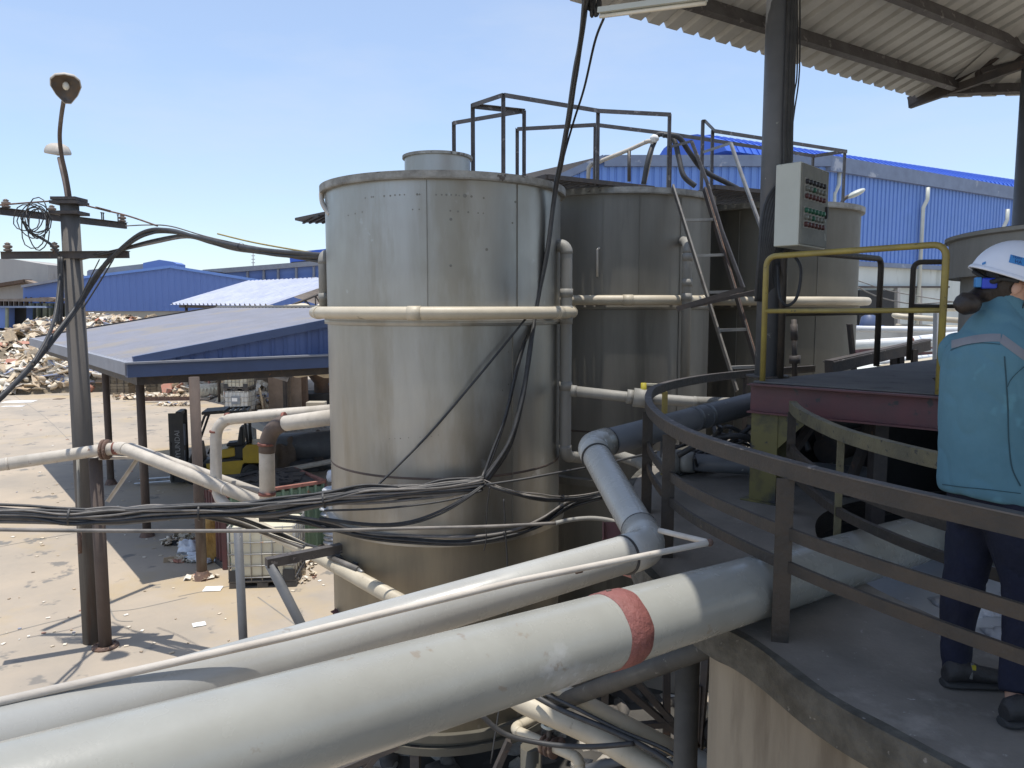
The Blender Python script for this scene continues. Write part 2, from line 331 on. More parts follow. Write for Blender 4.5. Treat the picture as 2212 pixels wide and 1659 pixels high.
def text(s, size, mtx, m, parent, name='lettering', ext=.002):
    cu = bpy.data.curves.new(name, 'FONT'); cu.body = s; cu.size = size; cu.extrude = ext; cu.align_x = 'CENTER'; cu.align_y = 'CENTER'
    t = bpy.data.objects.new(name, cu); COL.objects.link(t); dg = bpy.context.evaluated_depsgraph_get()
    me = bpy.data.meshes.new_from_object(t.evaluated_get(dg)); bpy.data.objects.remove(t)
    mb = MB(); mb.add([mtx @ v.co for v in me.vertices], [tuple(p.vertices) for p in me.polygons]); return mb.build(name, m, parent)
def frame(o, x, y):                               # 4x4 with x right, y up of a sign
    x = V(x).normalized(); y = V(y).normalized(); z = x.cross(y); mt = Matrix((x, y, z)).transposed().to_4x4(); mt.translation = V(o); return mt
def remesh(mb, name, m, parent, vox=.012, smooth=2, disp=0, ds=6.0, label=None):
    me = bpy.data.meshes.new("t"); me.from_pydata([tuple(v) for v in mb.v], [], mb.f); me.update()
    o = bpy.data.objects.new("t", me); COL.objects.link(o)
    r_ = o.modifiers.new("r", 'REMESH'); r_.mode = 'VOXEL'; r_.voxel_size = vox
    if smooth: q = o.modifiers.new("s", 'SMOOTH'); q.iterations = smooth; q.factor = .6
    dg = bpy.context.evaluated_depsgraph_get(); e = bpy.data.meshes.new_from_object(o.evaluated_get(dg)); bpy.data.objects.remove(o)
    out = MB(); vs = []
    for v in e.vertices:
        c = v.co.copy()
        if disp:
            c += v.normal * disp * .6 * mnoise.noise(V((c.x * ds, c.y * ds, c.z * ds * .55)))
            q = V(((c.x + c.z * .55) * ds * 1.7, c.y * ds * 1.3, (c.z - c.x * .5) * ds * .55)); c -= v.normal * disp * .4 * (1 - min(1, abs(mnoise.noise(q)) * 2.2)) ** 3
        vs.append(c)
    out.add(vs, [tuple(p.vertices) for p in e.polygons], True); return out.build(name, m, parent, label)
def pipe(name, label, pts, D, m, rf=.25, group=None, seg=18, elbows=True, joints=(), jm=None, cat='pipe', ends=True, jl=.06, jr=1.1):
    pts = [V(p) for p in pts]; full, arcs = arc_fillet(pts, rf) if len(pts) > 2 else (pts, [])
    base = min(pts, key=lambda p: p.z); t = thing(name, label, cat, base, group)
    MB().tube(full, D / 2, seg).build('pipe_run', m, t)
    if elbows:
        for a in arcs: MB().tube(a, D / 2 * 1.07, seg).build('elbow', m, t)
    for (i, f) in joints:
        a, b = pts[i], pts[i + 1]; p = a.lerp(b, f); d = (b - a).normalized()
        MB().tube([p - d * jl / 2, p + d * jl / 2], D / 2 * jr, seg).build('joint', jm or m, t)
    return t

M['shade_ground'] = mat('painted_shade_ground', (.035, .033, .03), (.075, .07, .062), 1.6, .85, c3=(.19, .175, .15), s3=1.1, t3=.60)  # dark with paler patches: shade painted into the ground colour
M['soledark'] = mat('dark_sole', (.035, .035, .035), None, 8, .8)
M['ladder'] = mat('ladder_steel', (.21, .20, .18), (.14, .13, .12), 5, .5, .3, c4=(.24, .21, .18), s4=12, t4=.62)
M['stain'] = mat('ground_stain', (.24, .21, .175), (.33, .29, .24), 2.5, .8, lo=.4, hi=.6)
M['seam'] = mat('dark_teal_seam', (.03, .07, .09), None, 8, .9)
# ================================================================ GROUND
gm = MB(); gm.add([(-400, -60, 0), (400, -60, 0), (400, 600, 0), (-400, 600, 0)], [(0, 1, 2, 3)])
struct(gm.build('yard_ground', 'ground'))
crack = mat('ground_crack', (.20, .185, .165), (.27, .25, .22), 3, .9)
cj = MB()
def seam(pts, w_=.012):
    for a, b in zip(pts, pts[1:]):
        d = (b - a).normalized(); s_ = V((-d.y, d.x, 0)) * w_; cj.add([a - s_, b - s_, b + s_, a + s_], [(0, 1, 2, 3)])
for q in ([(0, 1370), (130, 1335), (235, 1320), (300, 1315), (410, 1290)], [(0, 1180), (90, 1165), (170, 1150)], [(20, 850), (90, 895), (150, 950)], [(235, 1312), (262, 1335), (285, 1345)], [(560, 1290), (640, 1350), (700, 1400)], [(430, 940), (500, 952)], [(0, 925), (120, 900)], [(380, 1290), (520, 1262)]):
    seam(spline([G(x, y, .004) + V((random.uniform(-.05, .05), random.uniform(-.1, .1), 0)) for x, y in q], 5))
struct(cj.build('ground_cracks', crack))

og = MB(); n_ = 26; og.add([(.7 + (2.7 + .35 * math.sin(k * 2.3)) * math.cos(6.283 * k / n_), 7.6 + (2.5 + .3 * math.sin(k * 1.7)) * math.sin(6.283 * k / n_), .004) for k in range(n_)], [tuple(range(n_))]); struct(og.build('ground_shade_patch', 'shade_ground'))  # dark sheet painted as the shade below the pipes
# ================================================================ BIG TANKS
TR = 1.27
M['tank_tan'] = mat('tan_stained_lower_shell', (.29, .255, .19), (.20, .175, .135), 1.3, .5, .5, .05, (1.6, 1.6, .2), c3=(.17, .15, .12), s3=1.2, t3=.58, c4=(.36, .35, .32), s4=2.0, t4=.66)
def polar(c, r_, a, z_): return V((c[0] + r_ * math.cos(a), c[1] + r_ * math.sin(a), z_))
def tank(name, label, c, ztop, zbot, m, zmid, zlow, zweld, lid=True, seams=(), spots=()):
    t = thing('storage_tank', label, 'tank', (c[0], c[1], .0), 'tall cylindrical metal tanks')
    cc = (c[0], c[1], 0)
    MB().lathe([(TR, zlow), (TR, ztop)], cc, 96).build('shell', m, t)
    MB().lathe([(.3, zbot - .55), (TR * .55, zbot - .42), (TR, zbot), (TR, zlow)], cc, 96).build('lower_shell', 'tank_tan' if m == 'tank' else m, t)
    MB().lathe([(0, ztop - .02), (TR + .03, ztop - .02)], cc, 96).build('lid', 'rim', t)
    MB().lathe([(TR + .002, ztop - .075), (TR + .05, ztop - .075), (TR + .055, ztop - .06), (TR + .055, ztop), (TR - .02, ztop + .004)], cc, 96, smooth=False).build('rim', 'rim', t)
    MB().lathe([(TR, zmid - .05), (TR + .03, zmid - .045), (TR + .035, zmid - .02), (TR + .03, zmid + .005), (TR, zmid + .01)], cc, 96, smooth=False).build('flange', m, t)
    MB().lathe([(TR, zlow - .10), (TR + .06, zlow - .09), (TR + .065, zlow), (TR, zlow + .01)], cc, 96, smooth=False).build('flange', m, t)
    MB().lathe([(TR, zweld - .012), (TR + .006, zweld), (TR, zweld + .012)], cc, 96).build('weld_seam', 'rustpost', t)
    MB().lathe([(TR, zbot + .13), (TR + .06, zbot + .13), (TR + .06, zbot + .05), (TR + .015, zbot + .045), (TR + .015, zbot + .0), (TR + .07, zbot), (TR + .07, zbot - .08), (TR - .05, zbot - .08)], cc, 96, smooth=False).build('bottom_flange', 'tank_brown', t)
    for k, (ax, z0, z1) in enumerate(seams):
        a0 = polar(c, TR + .003, ax, z0); a1 = polar(c, TR + .003, ax, z1)
        MB().beam(a0, a1, .006, .011, up=V((math.cos(ax), math.sin(ax), 0))).build('weld_seam', 'tank_dull', t)
    mb = MB()
    for (ax, z_, s_) in spots:
        n_ = V((math.cos(ax), math.sin(ax), 0)); mb.lathe([(0, .003), (s_ * .75, .001)], polar(c, TR, ax, z_), 7, axis=n_)
    if mb.v: mb.build('rivet_marks', 'tank_dull', t)
    for k in range(6):
        a = k * math.pi / 3 + .35
        MB().beam(polar(c, TR + .02, a, zbot), polar(c, TR + .04, a, .0), .09, .09).build('leg', 'darksteel', t)
    return t
T1 = (-.742, 8.57); T2 = (1.417, 10.70); T3 = (3.95, 11.96)
def spx(c, px, off=0.0, r_=TR):   # plan angle on tank c where the view line of picture column px meets it
    X = (px - 1106) / FPX; d = V((X, 1, 0)).normalized(); cv = V((c[0], c[1], 0)); b = d.dot(cv); h = math.sqrt(max(0, r_ * r_ - (cv.length_squared - b * b))); p = d * (b - h) - cv
    return math.atan2(p.y, p.x) + off
Z1 = 6.41
sp = [(spx(T1, x), zat(y, 7.4), s_) for x, y, s_ in [(808, 424, .01), (812, 424, .012), (795, 425, .01), (835, 424, .013), (848, 424, .012), (858, 423, .012), (868, 423, .012), (878, 423, .01), (905, 423, .015), (910, 423, .012), (945, 424, .012), (957, 424, .012), (967, 424, .015), (977, 424, .011), (987, 424, .013), (994, 425, .01), (1006, 425, .026), (1020, 426, .016), (1046, 428, .014), (1113, 431, .016), (758, 459, .01), (773, 457, .01), (788, 455, .01), (895, 455, .01), (909, 455, .01), (975, 458, .012), (991, 459, .014), (1013, 460, .013), (1034, 461, .01), (1045, 461, .01), (1107, 478, .013), (976, 476, .02), (975, 575, .018), (1052, 539, .02),
    (838, 947, .007), (850, 946, .006), (862, 945, .009), (880, 943, .007), (905, 941, .006), (918, 940, .006), (930, 939, .006), (945, 936, .006), (1098, 833, .01), (1085, 845, .01), (1098, 762, .008)]]
tk1 = tank('t', 'nearest and largest grey metal tank with short round chimney on its lid', T1, Z1, .79, 'tank', 5.02, 2.93, 3.50,
     seams=[(spx(T1, 925), 5.05, Z1 - .08), (spx(T1, 1117), 5.1, Z1 - .08), (spx(T1, 1107), 3.0, 4.9)], spots=sp)
ch = (-.85, 9.0, 0)
cz = zat(326, 8.65)
MB().lathe([(.375, Z1 - .02), (.375, cz)], ch, 40).build('chimney', 'tank', tk1)
MB().lathe([(.375, cz - .03), (.40, cz - .03), (.40, cz), (.36, cz + .005)], ch, 40, smooth=False).build('chimney_rim', 'rim', tk1)
MB().lathe([(.0, cz - .05), (.37, cz - .05)], ch, 40).build('chimney_cap', 'black', tk1)
# bent handle pipe at the upper left of the near tank
hp = [Yd(712, 411, 8.05), Yd(700, 408, 8.15), Yd(694, 418, 8.2), Yd(697, 440, 8.15), Yd(708, 458, 8.05), Yd(714, 463, 8.0)]
MB().tube(spline(hp, 6), .025, 8).build('handle', 'old_pipe', tk1)
MB().beam(Yd(716, 400, 7.95), Yd(718, 474, 7.93), .012, .06).build('bracket_strip', 'tank', tk1)
Z2 = 6.585
sp2 = [(spx(T2, x), zat(y, 9.4), .011) for x, y in ((1405, 461), (1412, 461), (1419, 461), (1455, 463), (1466, 463), (1476, 463), (1484, 464), (1330, 460), (1345, 460))]
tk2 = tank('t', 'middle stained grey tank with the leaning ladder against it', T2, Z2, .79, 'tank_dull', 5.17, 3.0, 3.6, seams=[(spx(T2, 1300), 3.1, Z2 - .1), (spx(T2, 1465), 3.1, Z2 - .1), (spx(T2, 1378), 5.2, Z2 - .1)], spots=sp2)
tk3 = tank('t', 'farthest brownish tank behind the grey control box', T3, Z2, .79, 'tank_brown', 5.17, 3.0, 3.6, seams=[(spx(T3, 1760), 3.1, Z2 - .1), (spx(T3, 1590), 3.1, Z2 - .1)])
# slim bracket plate and hook on middle tank
MB().beam(Yd(1293, 600, 9.42), Yd(1293, 540, 9.42), .05, .01).build('bracket_strip', 'tank_dull', tk2)
MB().tube([Yd(1290, 598, 9.38), Yd(1290, 540, 9.38), Yd(1295, 535, 9.40)], .014, 6).build('handle', 'old_pipe', tk2)
# ---- ring pipes around tanks
def ring_pipe(label, c, r_, z_, a0, a1, D, joints, m='cream_pipe'):
    t = thing('ring_pipe', label, 'pipe', polar(c, r_, a0, z_), 'cream ring pipes around the tanks')
    n = 44; pts = [polar(c, r_, a0 + (a1 - a0) * k / n, z_) for k in range(n + 1)]
    MB().tube(pts, D / 2, 16).build('pipe_run', m, t)
    for f in joints:
        a = a0 + (a1 - a0) * f; da = .045
        MB().tube([polar(c, r_, a - da, z_), polar(c, r_, a, z_), polar(c, r_, a + da, z_)], D / 2 * 1.1, 16).build('joint', m, t)
    return t
AF = math.atan2(-T1[1], -T1[0])      # towards the eye
ring_pipe('cream pipe bent round the front of the nearest tank at mid height', T1, 1.40, 5.095, AF - 1.78, AF + 1.72, .122, (.02, .17, .45, .78, .90, .985))
AF2 = math.atan2(-T2[1], -T2[0])
ring_pipe('cream pipe bent round the middle tank, striped by ladder shadow', T2, 1.40, 5.235, AF2 - 1.3, AF2 + .98, .12, (.3, .62, .97))
AF3 = math.atan2(-T3[1], -T3[0])
ring_pipe('cream pipe stub sticking out beside the farthest tank', T3, 1.40, 5.235, AF3 - 1.2, AF3 + 1.9, .12, (.4, .96))
# ---- risers
x1 = 1226
def riser(label, top_in, x, ytop, ybot, Y, D, m, tail=None, joints=(), group='riser pipes on the tanks'):
    a = [Yd(top_in[0], top_in[1], top_in[2]), Yd(x, ytop, Y)]; b = V((a[1].x, a[1].y, zat(ybot, Y, x)))
    pts = a + [b] + ([Yd(*q) for q in tail] if tail else [])
    return pipe('riser_pipe', label, pts, D, m, .15, group, joints=joints, jl=.09, jr=1.12)
M['riser'] = mat('dusty_grey_riser', (.27, .26, .235), (.20, .195, .175), 3, .6, bump=.1, stretch=(1, 1, .3), c3=(.33, .31, .27), s3=1.5, t3=.56)
riser('grey riser with rounded top elbow between nearest and middle tank', (1190, 529, 8.3), 1224, 531, 985, 8.2, .125, 'riser', tail=[(1262, 990, 8.7)], joints=((1, .22), (1, .30), (1, .345), (1, .66)))
riser('cream-topped riser pipe behind the ladder on the middle tank', (1470, 519, 9.75), 1486, 524, 830, 9.35, .115, 'riser', joints=((1, .10), (1, .28), (1, .38)))
riser('short riser hugging the left edge of the nearest tank', (716, 548, 8.7), 697, 551, 672, 8.5, .10, 'riser', joints=((1, .75),))
riser('tall riser at the right edge of the farthest tank', (1820, 535, 11.75), 1842, 540, 790, 11.6, .14, 'riser', joints=((1, .2), (1, .45)))
# ---- small valve pipe on middle tank
t = pipe('valve_pipe', 'grey pipe with ball valve and cream end between near tank and curved rail', [Yd(1234, 844, 8.0), Yd(1350, 857, 7.9), Yd(1500, 868, 7.8), Yd(1640, 872, 8.1)], .11, 'riser', .05, joints=((0, .05),))
a, b = Yd(1368, 858, 7.87), Yd(1408, 863, 7.85)
MB().tube([a, b], .098, 16).build('valve_body', 'riser', t)
MB().tube([a - (b - a) * .35, a], .075, 16).build('valve_collar', 'riser', t)
hv = a.lerp(b, .55)
MB().tube([hv, hv + V((0, 0, .16))], .03, 10).build('valve_stem', 'yellowtag', t)
MB().beam(hv + V((-.02, 0, .15)), hv + V((.27, .05, .13)), .04, .02).build('valve_handle', 'bottle', t)
pipe('branch_pipe', 'dusty horizontal pipe turning down behind the sloping white pipe', [Yd(1325, 980, 8.3), Yd(1396, 1004, 7.9), Yd(1400, 1105, 7.9), Yd(1400, 1180, 7.9)], .12, 'riser', .12, joints=((1, .6), (2, .4)), jr=1.25, jl=.12)
# ================================================================ WALKWAY + RAILS ON TANK TOPS
def gr(px, py, z_=7.6): return G(px, py, z_)
rp = {k: gr(*k) for k in [(1022, 229), (1088, 207), (1293, 241), (1448, 249), (1133, 241), (981, 267), (1118, 280), (1287, 271), (1450, 291), (1758, 338), (1827, 328), (1520, 263), (1541, 284)]}
def railset(label, paths, posts, zb=6.6, w_=.05):
    t = thing('guard_rail', label, 'railing', (rp[posts[0]].x, rp[posts[0]].y, zb), 'guard rails on the tank tops')
    for p in paths:
        for a, b in zip(p, p[1:]): MB().angle(rp[a], rp[b], w_, .008).build('top_rail', 'railsteel', t)
    for p in posts: MB().angle(V((rp[p].x, rp[p].y, zb)), rp[p] + Z * .02, w_, .009, up=V((0, 1, 0))).build('post', 'railsteel', t)
    return t
railset('tall grey guard rail frame behind the short chimney', [[(981, 267), (1133, 241), (1022, 229), (1088, 207), (1293, 241), (1448, 249)]], [(1088, 207), (1022, 229), (1133, 241), (981, 267), (1293, 241), (1448, 249)], zb=6.4)
railset('lower back guard rail crossing behind the black hose', [[(1118, 280), (1287, 271), (1450, 291), (1758, 338), (1827, 328)]], [(1287, 271), (1118, 280), (1450, 291), (1758, 338), (1827, 328)])
railset('guard rail sloping down to the right beside the steel column', [[(1520, 263), (1541, 284), (1827, 328)]], [(1520, 263), (1541, 284)])
def walkway(label, pts, z_):
    pts = [V((p.x, p.y, z_)) for p in pts]; t = thing('walkway_grating', label, 'walkway', pts[0], 'grating walkways on the tank tops')
    for a, b in zip(pts, pts[1:] + pts[:1]): MB().beam(a, b, .05, .05).build('frame_bar', 'darksteel', t)
    mb = MB(); a, b, c, d = pts; n = 9
    for k in range(1, n * 2):
        f = k / (n * 2); mb.beam(a.lerp(b, f), d.lerp(c, f), .07, .02)
    mb.build('grating', 'railsteel', t); return t
walkway('dark grating walkway joining nearest and middle tank tops', [V((.40, 8.9, 0)), V((1.75, 9.75, 0)), V((1.6, 10.5, 0)), V((.1, 9.4, 0))], 6.62)
walkway('grating walkway with sunlit slats joining middle and farthest tank tops', [V((2.55, 9.9, 0)), V((4.1, 10.75, 0)), V((4.0, 11.9, 0)), V((2.35, 11.3, 0))], 6.66)
# stair hand rails and ladder
lad = thing('ladder', 'steep dark steel ladder leaning on the middle tank', 'ladder', Pc(1600, 905, 8.6))
L0, L1 = Pc(1453, 402, 9.28), Pc(1592, 845, 8.45); R0, R1 = Pc(1521, 408, 9.3), Pc(1652, 845, 8.45)
MB().beam(L0, L1, .02, .085, up=V((0, -1, .3))).build('stile', 'ladder', lad); MB().beam(R0, R1, .02, .10, up=V((0, -1, .3))).build('stile', 'darksteel', lad)
MB().beam(R0 + V((.012, -.05, 0)), R1 + V((.012, -.05, 0)), .012, .02, up=V((0, -1, .3))).build('lit_stile_edge', 'rust', lad)  # orange-brown strip paints the sunlit edge of the right stile
for y in (482, 562, 642, 722, 798):
    f = (y - 402) / (845 - 402); g_ = (y - 2 - 408) / (845 - 408); MB().beam(L0.lerp(L1, f), R0.lerp(R1, g_), .075, .032).build('rung', 'cage', lad)  # lighter rung colour stands in for light from above
def bent(label, pts, m='railsteel', r_=.015):
    t = thing('hand_rail', label, 'railing', min(pts, key=lambda p: p.z), 'sloping hand rails of the ladder')
    for a, b in zip(pts, pts[1:]): MB().angle(a, b, r_ * 2, .007).build('rail_bar', m, t)
bent('left hand rail of the ladder with short level top', [Pc(1449, 318, 9.9), Pc(1494, 306, 9.2), Pc(1528, 395, 9.1), Pc(1560, 500, 8.95), Pc(1606, 622, 8.8)])
bent('shiny right hand rail of the ladder reaching the column', [Pc(1521, 329, 9.8), Pc(1579, 310, 9.2), Pc(1606, 388, 9.0), Pc(1650, 508, 8.7)], 'cage')
t = thing('angle_brace', 'two crossed rusty angle bars at ladder foot by the yellow rail', 'brace', Pc(1500, 660, 8.4))
MB().angle(Pc(1462, 668, 8.5), Pc(1606, 624, 8.3), .05, .008).build('brace_bar', 'darksteel', t); MB().angle(Pc(1490, 662, 8.5), Pc(1645, 628, 8.7), .04, .008).build('brace_bar', 'darksteel', t)
# black hose looping over the back rail
t = thing('hose', 'black hose arching over the tank rail', 'hose', Yd(1497, 400, 10.2), 'hoses over the tank rail')
MB().tube(spline([Yd(1502, 402, 10.3), Yd(1477, 380, 10.3), Yd(1466, 340, 10.4), Yd(1455, 302, 10.5), Yd(1425, 290, 10.6), Yd(1412, 310, 10.6), Yd(1400, 345, 10.5), Yd(1390, 398, 10.5)], 6), .035, 10).build('hose_tube', 'cable', t)
t = thing('hose', 'black hose running down right from the tank rail', 'hose', Yd(1600, 418, 11), 'hoses over the tank rail')
MB().tube(spline([Yd(1432, 292, 10.4), Yd(1465, 296, 10.4), Yd(1490, 330, 10.5), Yd(1520, 368, 10.7), Yd(1570, 395, 10.9), Yd(1597, 410, 11), Yd(1599, 420, 11)], 6), .035, 10).build('hose_tube', 'cable', t)
t = pipe('rag_pipe', 'thin pale pipe wrapped with white rag at its bend on tank top', [Yd(1270, 395, 10.8), Yd(1272, 358, 10.8), Yd(1360, 323, 10.7), Yd(1414, 298, 10.6), Yd(1392, 395, 10.5)], .055, 'old_pipe', .08)
MB().ball(Yd(1414, 299, 10.55), (.055, .045, .05), jit=.5, fr=3).build('rag', 'white', t); MB().tube([Yd(1359, 323, 10.7), Yd(1359, 392, 10.7)], .025, 8).build('pipe_post', 'railsteel', t)
# small street lamp behind farthest tank
t = thing('yard_lamp', 'small white street lamp head on curved arm behind the farthest tank', 'street lamp', Yd(1818, 470, 13))
MB().tube(spline([Yd(1812, 480, 13), Yd(1818, 440, 13), Yd(1826, 428, 13), Yd(1838, 422, 13)], 5), .03, 8).build('arm', 'darksteel', t)
MB().ball(Yd(1849, 418, 13), (.17, .09, .05), Matrix.Rotation(-.45, 3, 'Y')).build('lamp_head', 'boxwhite', t)
# ================================================================ RIGHT BLUE WAREHOUSE
WY = 40.0
A_ = Yd(1787, 336, WY); ZT = A_.z; XL = Yd(1188, 385, WY).x; XR = Yd(1305, 329, WY).x
B_ = V((A_.x + 45, A_.y + 29.1, 0)); zs = zat(566, WY, 1855)
t = thing('warehouse', 'big blue ribbed warehouse with white downpipes behind the tanks', 'warehouse', (A_.x, A_.y, 0))
zl = zat(385, WY, 1188)
def topz(tt):
    x = XL + (A_.x - XL) * tt; return zl + (ZT - zl) * min(1, (x - XL) / (XR - XL)) - .02
MB().corrwall((XL, WY, 0), (A_.x, WY, 0), zs, topz, .38, -.06).build('wall', 'bluewall', t)
MB().corrwall((A_.x, WY, 0), (B_.x, B_.y, 0), zs, ZT - .7, .38, -.06).build('wall', 'bluewall', t)
MB().beam(V((A_.x, WY, ZT - .40)), V((B_.x, B_.y, ZT - .40)), .5, .75).build('gutter', 'bluetrim', t)
MB().beam(V((XR, WY, ZT - .28)), V((A_.x + .2, WY, ZT - .28)), .4, .55).build('gutter', 'bluetrim', t)
MB().beam(V((XL - 6, WY, zl - 2.8)), V((XR, WY, ZT - .15)), .4, .35).build('verge', 'bluetrim', t)
MB().beam(V((A_.x, WY - .1, zs)), V((B_.x, B_.y - .1, zs)), .2, .25).build('flashing', 'bluetrim', t)
dirw = (B_ - V((A_.x, A_.y, 0))).normalized(); dirw.z = 0; perp = V((-dirw.y, dirw.x, 0))
MB().add([V((XR, WY, ZT)), V((A_.x, WY, ZT)), V((B_.x, B_.y, ZT)), V((B_.x - 14, B_.y + 22, ZT + 2)), V((XR - 10, WY + 26, ZT + 2))], [(0, 1, 2, 3, 4)]).build('roof', 'bluetrim', t)
def downp(px, y0, y1, Y):
    p0 = Yd(px, y0, Y); zb = 0; off = V((-.25, -.3, 0))
    MB().tube([p0 + V((.22, -.1, -.35)), p0 + V((.22, -.1, -1.0)), p0 + V((0, -.1, -1.5)), V((p0.x, p0.y - .1, zs - 5))], .11, 10).build('downpipe', 'boxwhite', t)
downp(1803, 356, 480, 40.6); downp(1995, 392, 560, 44.6); downp(2168, 440, 560, 49)
# base wall
MB().prism([V((XL - 10, WY + .3, 0)), V((A_.x, WY + .3, 0)), V((A_.x, WY + .3, zs - .05)), V((XL - 10, WY + .3, zs - .05))], (0, .3, 0)).build('base_wall', 'whitewall', t)
o0 = V((A_.x + .1, A_.y + .12, 0)); o1 = V((B_.x, B_.y + .12, 0))
MB().prism([o0, o1, o1 + Z * (zs - .05), o0 + Z * (zs - .05)], perp * .3).build('base_wall', 'whitewall', t)
def onw(px, py, off=.06):            # point on the right hand wall plane, pushed out a little
    r_ = ray(px, py); n_ = V((dirw.y, -dirw.x, 0)); p0 = V((A_.x, A_.y, 0)); k = (p0 - EYE).dot(n_) / r_.dot(n_); return EYE + r_ * k + n_ * off
for (x0, y0, x1_, y1_, m_) in ((1850, 627, 1925, 760, 'black'), (1850, 618, 2045, 622, 'darksteel')):
    q = [onw(x0, y1_), onw(x1_, y1_), onw(x1_, y0), onw(x0, y0)]; MB().prism(q, V((dirw.y, -dirw.x, 0)) * .12).build('doorway' if m_ == 'black' else 'ledge', m_, t)
for px in (1935, 1983): MB().beam(onw(px, 622), onw(px, 760), .25, .25).build('pillar', 'oldconcrete', t)
# ridge monitor
m0 = V((11.2, 50.0, 0)); md = V((29.4, 16.6, 0)).normalized(); mp_ = V((-md.y, md.x, 0)); ztp = zat(291, 50, 1510); zbt = zat(345, 50, 1430)
prof = []
for x_, h_ in ((-3.0, 0), (-2.7, .30), (-1.9, .62), (-.7, .93), (.2, 1.0), (1.2, .97), (2.2, .72), (2.8, .35), (3.0, 0)): prof.append((x_, (ztp - zbt) * h_))
def mon(d): return [m0 + md * d + mp_ * (x * 1.1) + Z * (zbt + h) for x, h in prof]
MB().loft([mon(d) for d in (0, 36)], smooth=False).build('ridge_vent', 'blueroof', t)
mb = MB()
for k in range(60):
    d = 1.0 + k * .58; rg = [p + (p - (m0 + md * d + Z * (zbt + .5))).normalized() * .09 for p in mon(d)]; rg2 = [p + md * .16 for p in rg]
    mb.loft([rg, rg2], smooth=False)
mb.build('ridge_vent_ribs', 'blueroof', t)
# ================================================================ LEFT FAR BUILDINGS
def wallpoly(pts, Y, th, m_, name, parent, Ys=None): return MB().prism([Yd(x, y, Y) for x, y in pts], (0, th, 0)).build(name, m_, parent)
t = thing('warehouse', 'wide low blue gabled warehouse with grey roof vent, far left', 'warehouse', Yd(350, 700, 110) * 1.0); t.location.z = 0
Yw = 110.0; zsd = zat(672, Yw); xl, xa, xr = Yd(172, 604, Yw).x, Yd(370, 578, Yw).x, Yd(760, 640, Yw).x; zL, zA, zR = zat(603, Yw), zat(578, Yw), zat(640, Yw)
def tz(tt):
    x = xl + (xr - xl) * tt; return zL + (zA - zL) * (x - xl) / (xa - xl) if x < xa else zA + (zR - zA) * (x - xa) / (xr - xa)
MB().corrwall((xl, Yw, 0), (xr, Yw, 0), zsd, tz, .9, -.05).build('wall', 'bluewall_far', t)
MB().prism([V((xl, Yw + .2, 0)), V((xr, Yw + .2, 0)), V((xr, Yw + .2, zsd)), V((xl, Yw + .2, zsd))], (0, .4, 0)).build('base_wall', 'beigewall', t)
for a, b in (((xl - .3, zL), (xa, zA)), ((xa, zA), (xr, zR))): MB().beam(V((a[0], Yw - .15, a[1] + .12)), V((b[0], Yw - .15, b[1] + .12)), .4, .35).build('verge', 'bluewall', t)
MB().add([V((xl, Yw, zL)), V((xa, Yw, zA)), V((xa + 6, Yw + 40, zA)), V((xl + 6, Yw + 40, zL))], [(0, 1, 2, 3)]).build('roof', 'bluetrim', t)
MB().prism([Yd(188, 600, 116), Yd(309, 596, 116), Yd(309, 570, 116), Yd(192, 583, 116), Yd(188, 586, 116)], (0, 3, 0)).build('roof_vent', 'greytrim', t)
MB().prism([Yd(309, 600, 115.5), Yd(382, 600, 115.5), Yd(382, 570, 115.5), Yd(374, 566, 115.5), Yd(344, 561, 115.5), Yd(309, 568, 115.5)], (0, 3, 0)).build('roof_vent', 'bluewall_far', t)
t = thing('long_shed', 'long blue shed with pale ribs behind the bare metal roof', 'shed', (-30, 125, 0))
MB().prism([Yd(440, 640, 125), Yd(760, 640, 125), Yd(760, 566, 125), Yd(440, 590, 125)], (0, 1, 0)).build('wall', 'bluewall_far', t)
MB().beam(Yd(440, 588, 124.5), Yd(760, 563, 124.5), .8, .75).build('gutter', 'greytrim', t)
for x in (535, 570, 601, 640, 678): MB().beam(Yd(x, 640, 124.6), Yd(x, 588 - (x - 440) * .075, 124.6), .5, .3).build('downpipe', 'greytrim', t)
t = thing('curved_roof_vent', 'dark blue curved roof vent peeping out left of the nearest tank', 'roof vent', (-40, 140, 0))
MB().prism([Yd(x, y, 135) for x, y in ((627, 572), (760, 560), (760, 530), (700, 538), (660, 542), (625, 547))], (0, 4, 0)).build('vent_shell', 'blueroof', t)
MB().prism([Yd(x, y, 134.9) for x, y in ((629, 571), (760, 560), (760, 556), (629, 566))], (0, .2, 0)).build('vent_gap', 'black', t)
t = thing('antenna_mast', 'thin far lattice mast on the skyline', 'mast', (Yd(547, 600, 180).x, 180, 0))
p0, p1 = Yd(547, 620, 180), Yd(547, 545, 180); MB().tube([p0, p1], .12, 5).build('mast', 'greytrim', t); MB().tube([p1, p1 + Z * 1.5], .05, 4).build('tip', 'greytrim', t)
for k in range(4): MB().beam(p0.lerp(p1, .6 + k * .1) - V((.4, 0, 0)), p0.lerp(p1, .6 + k * .1) + V((.4, 0, 0)), .1, .15).build('crossbar', 'greytrim', t)
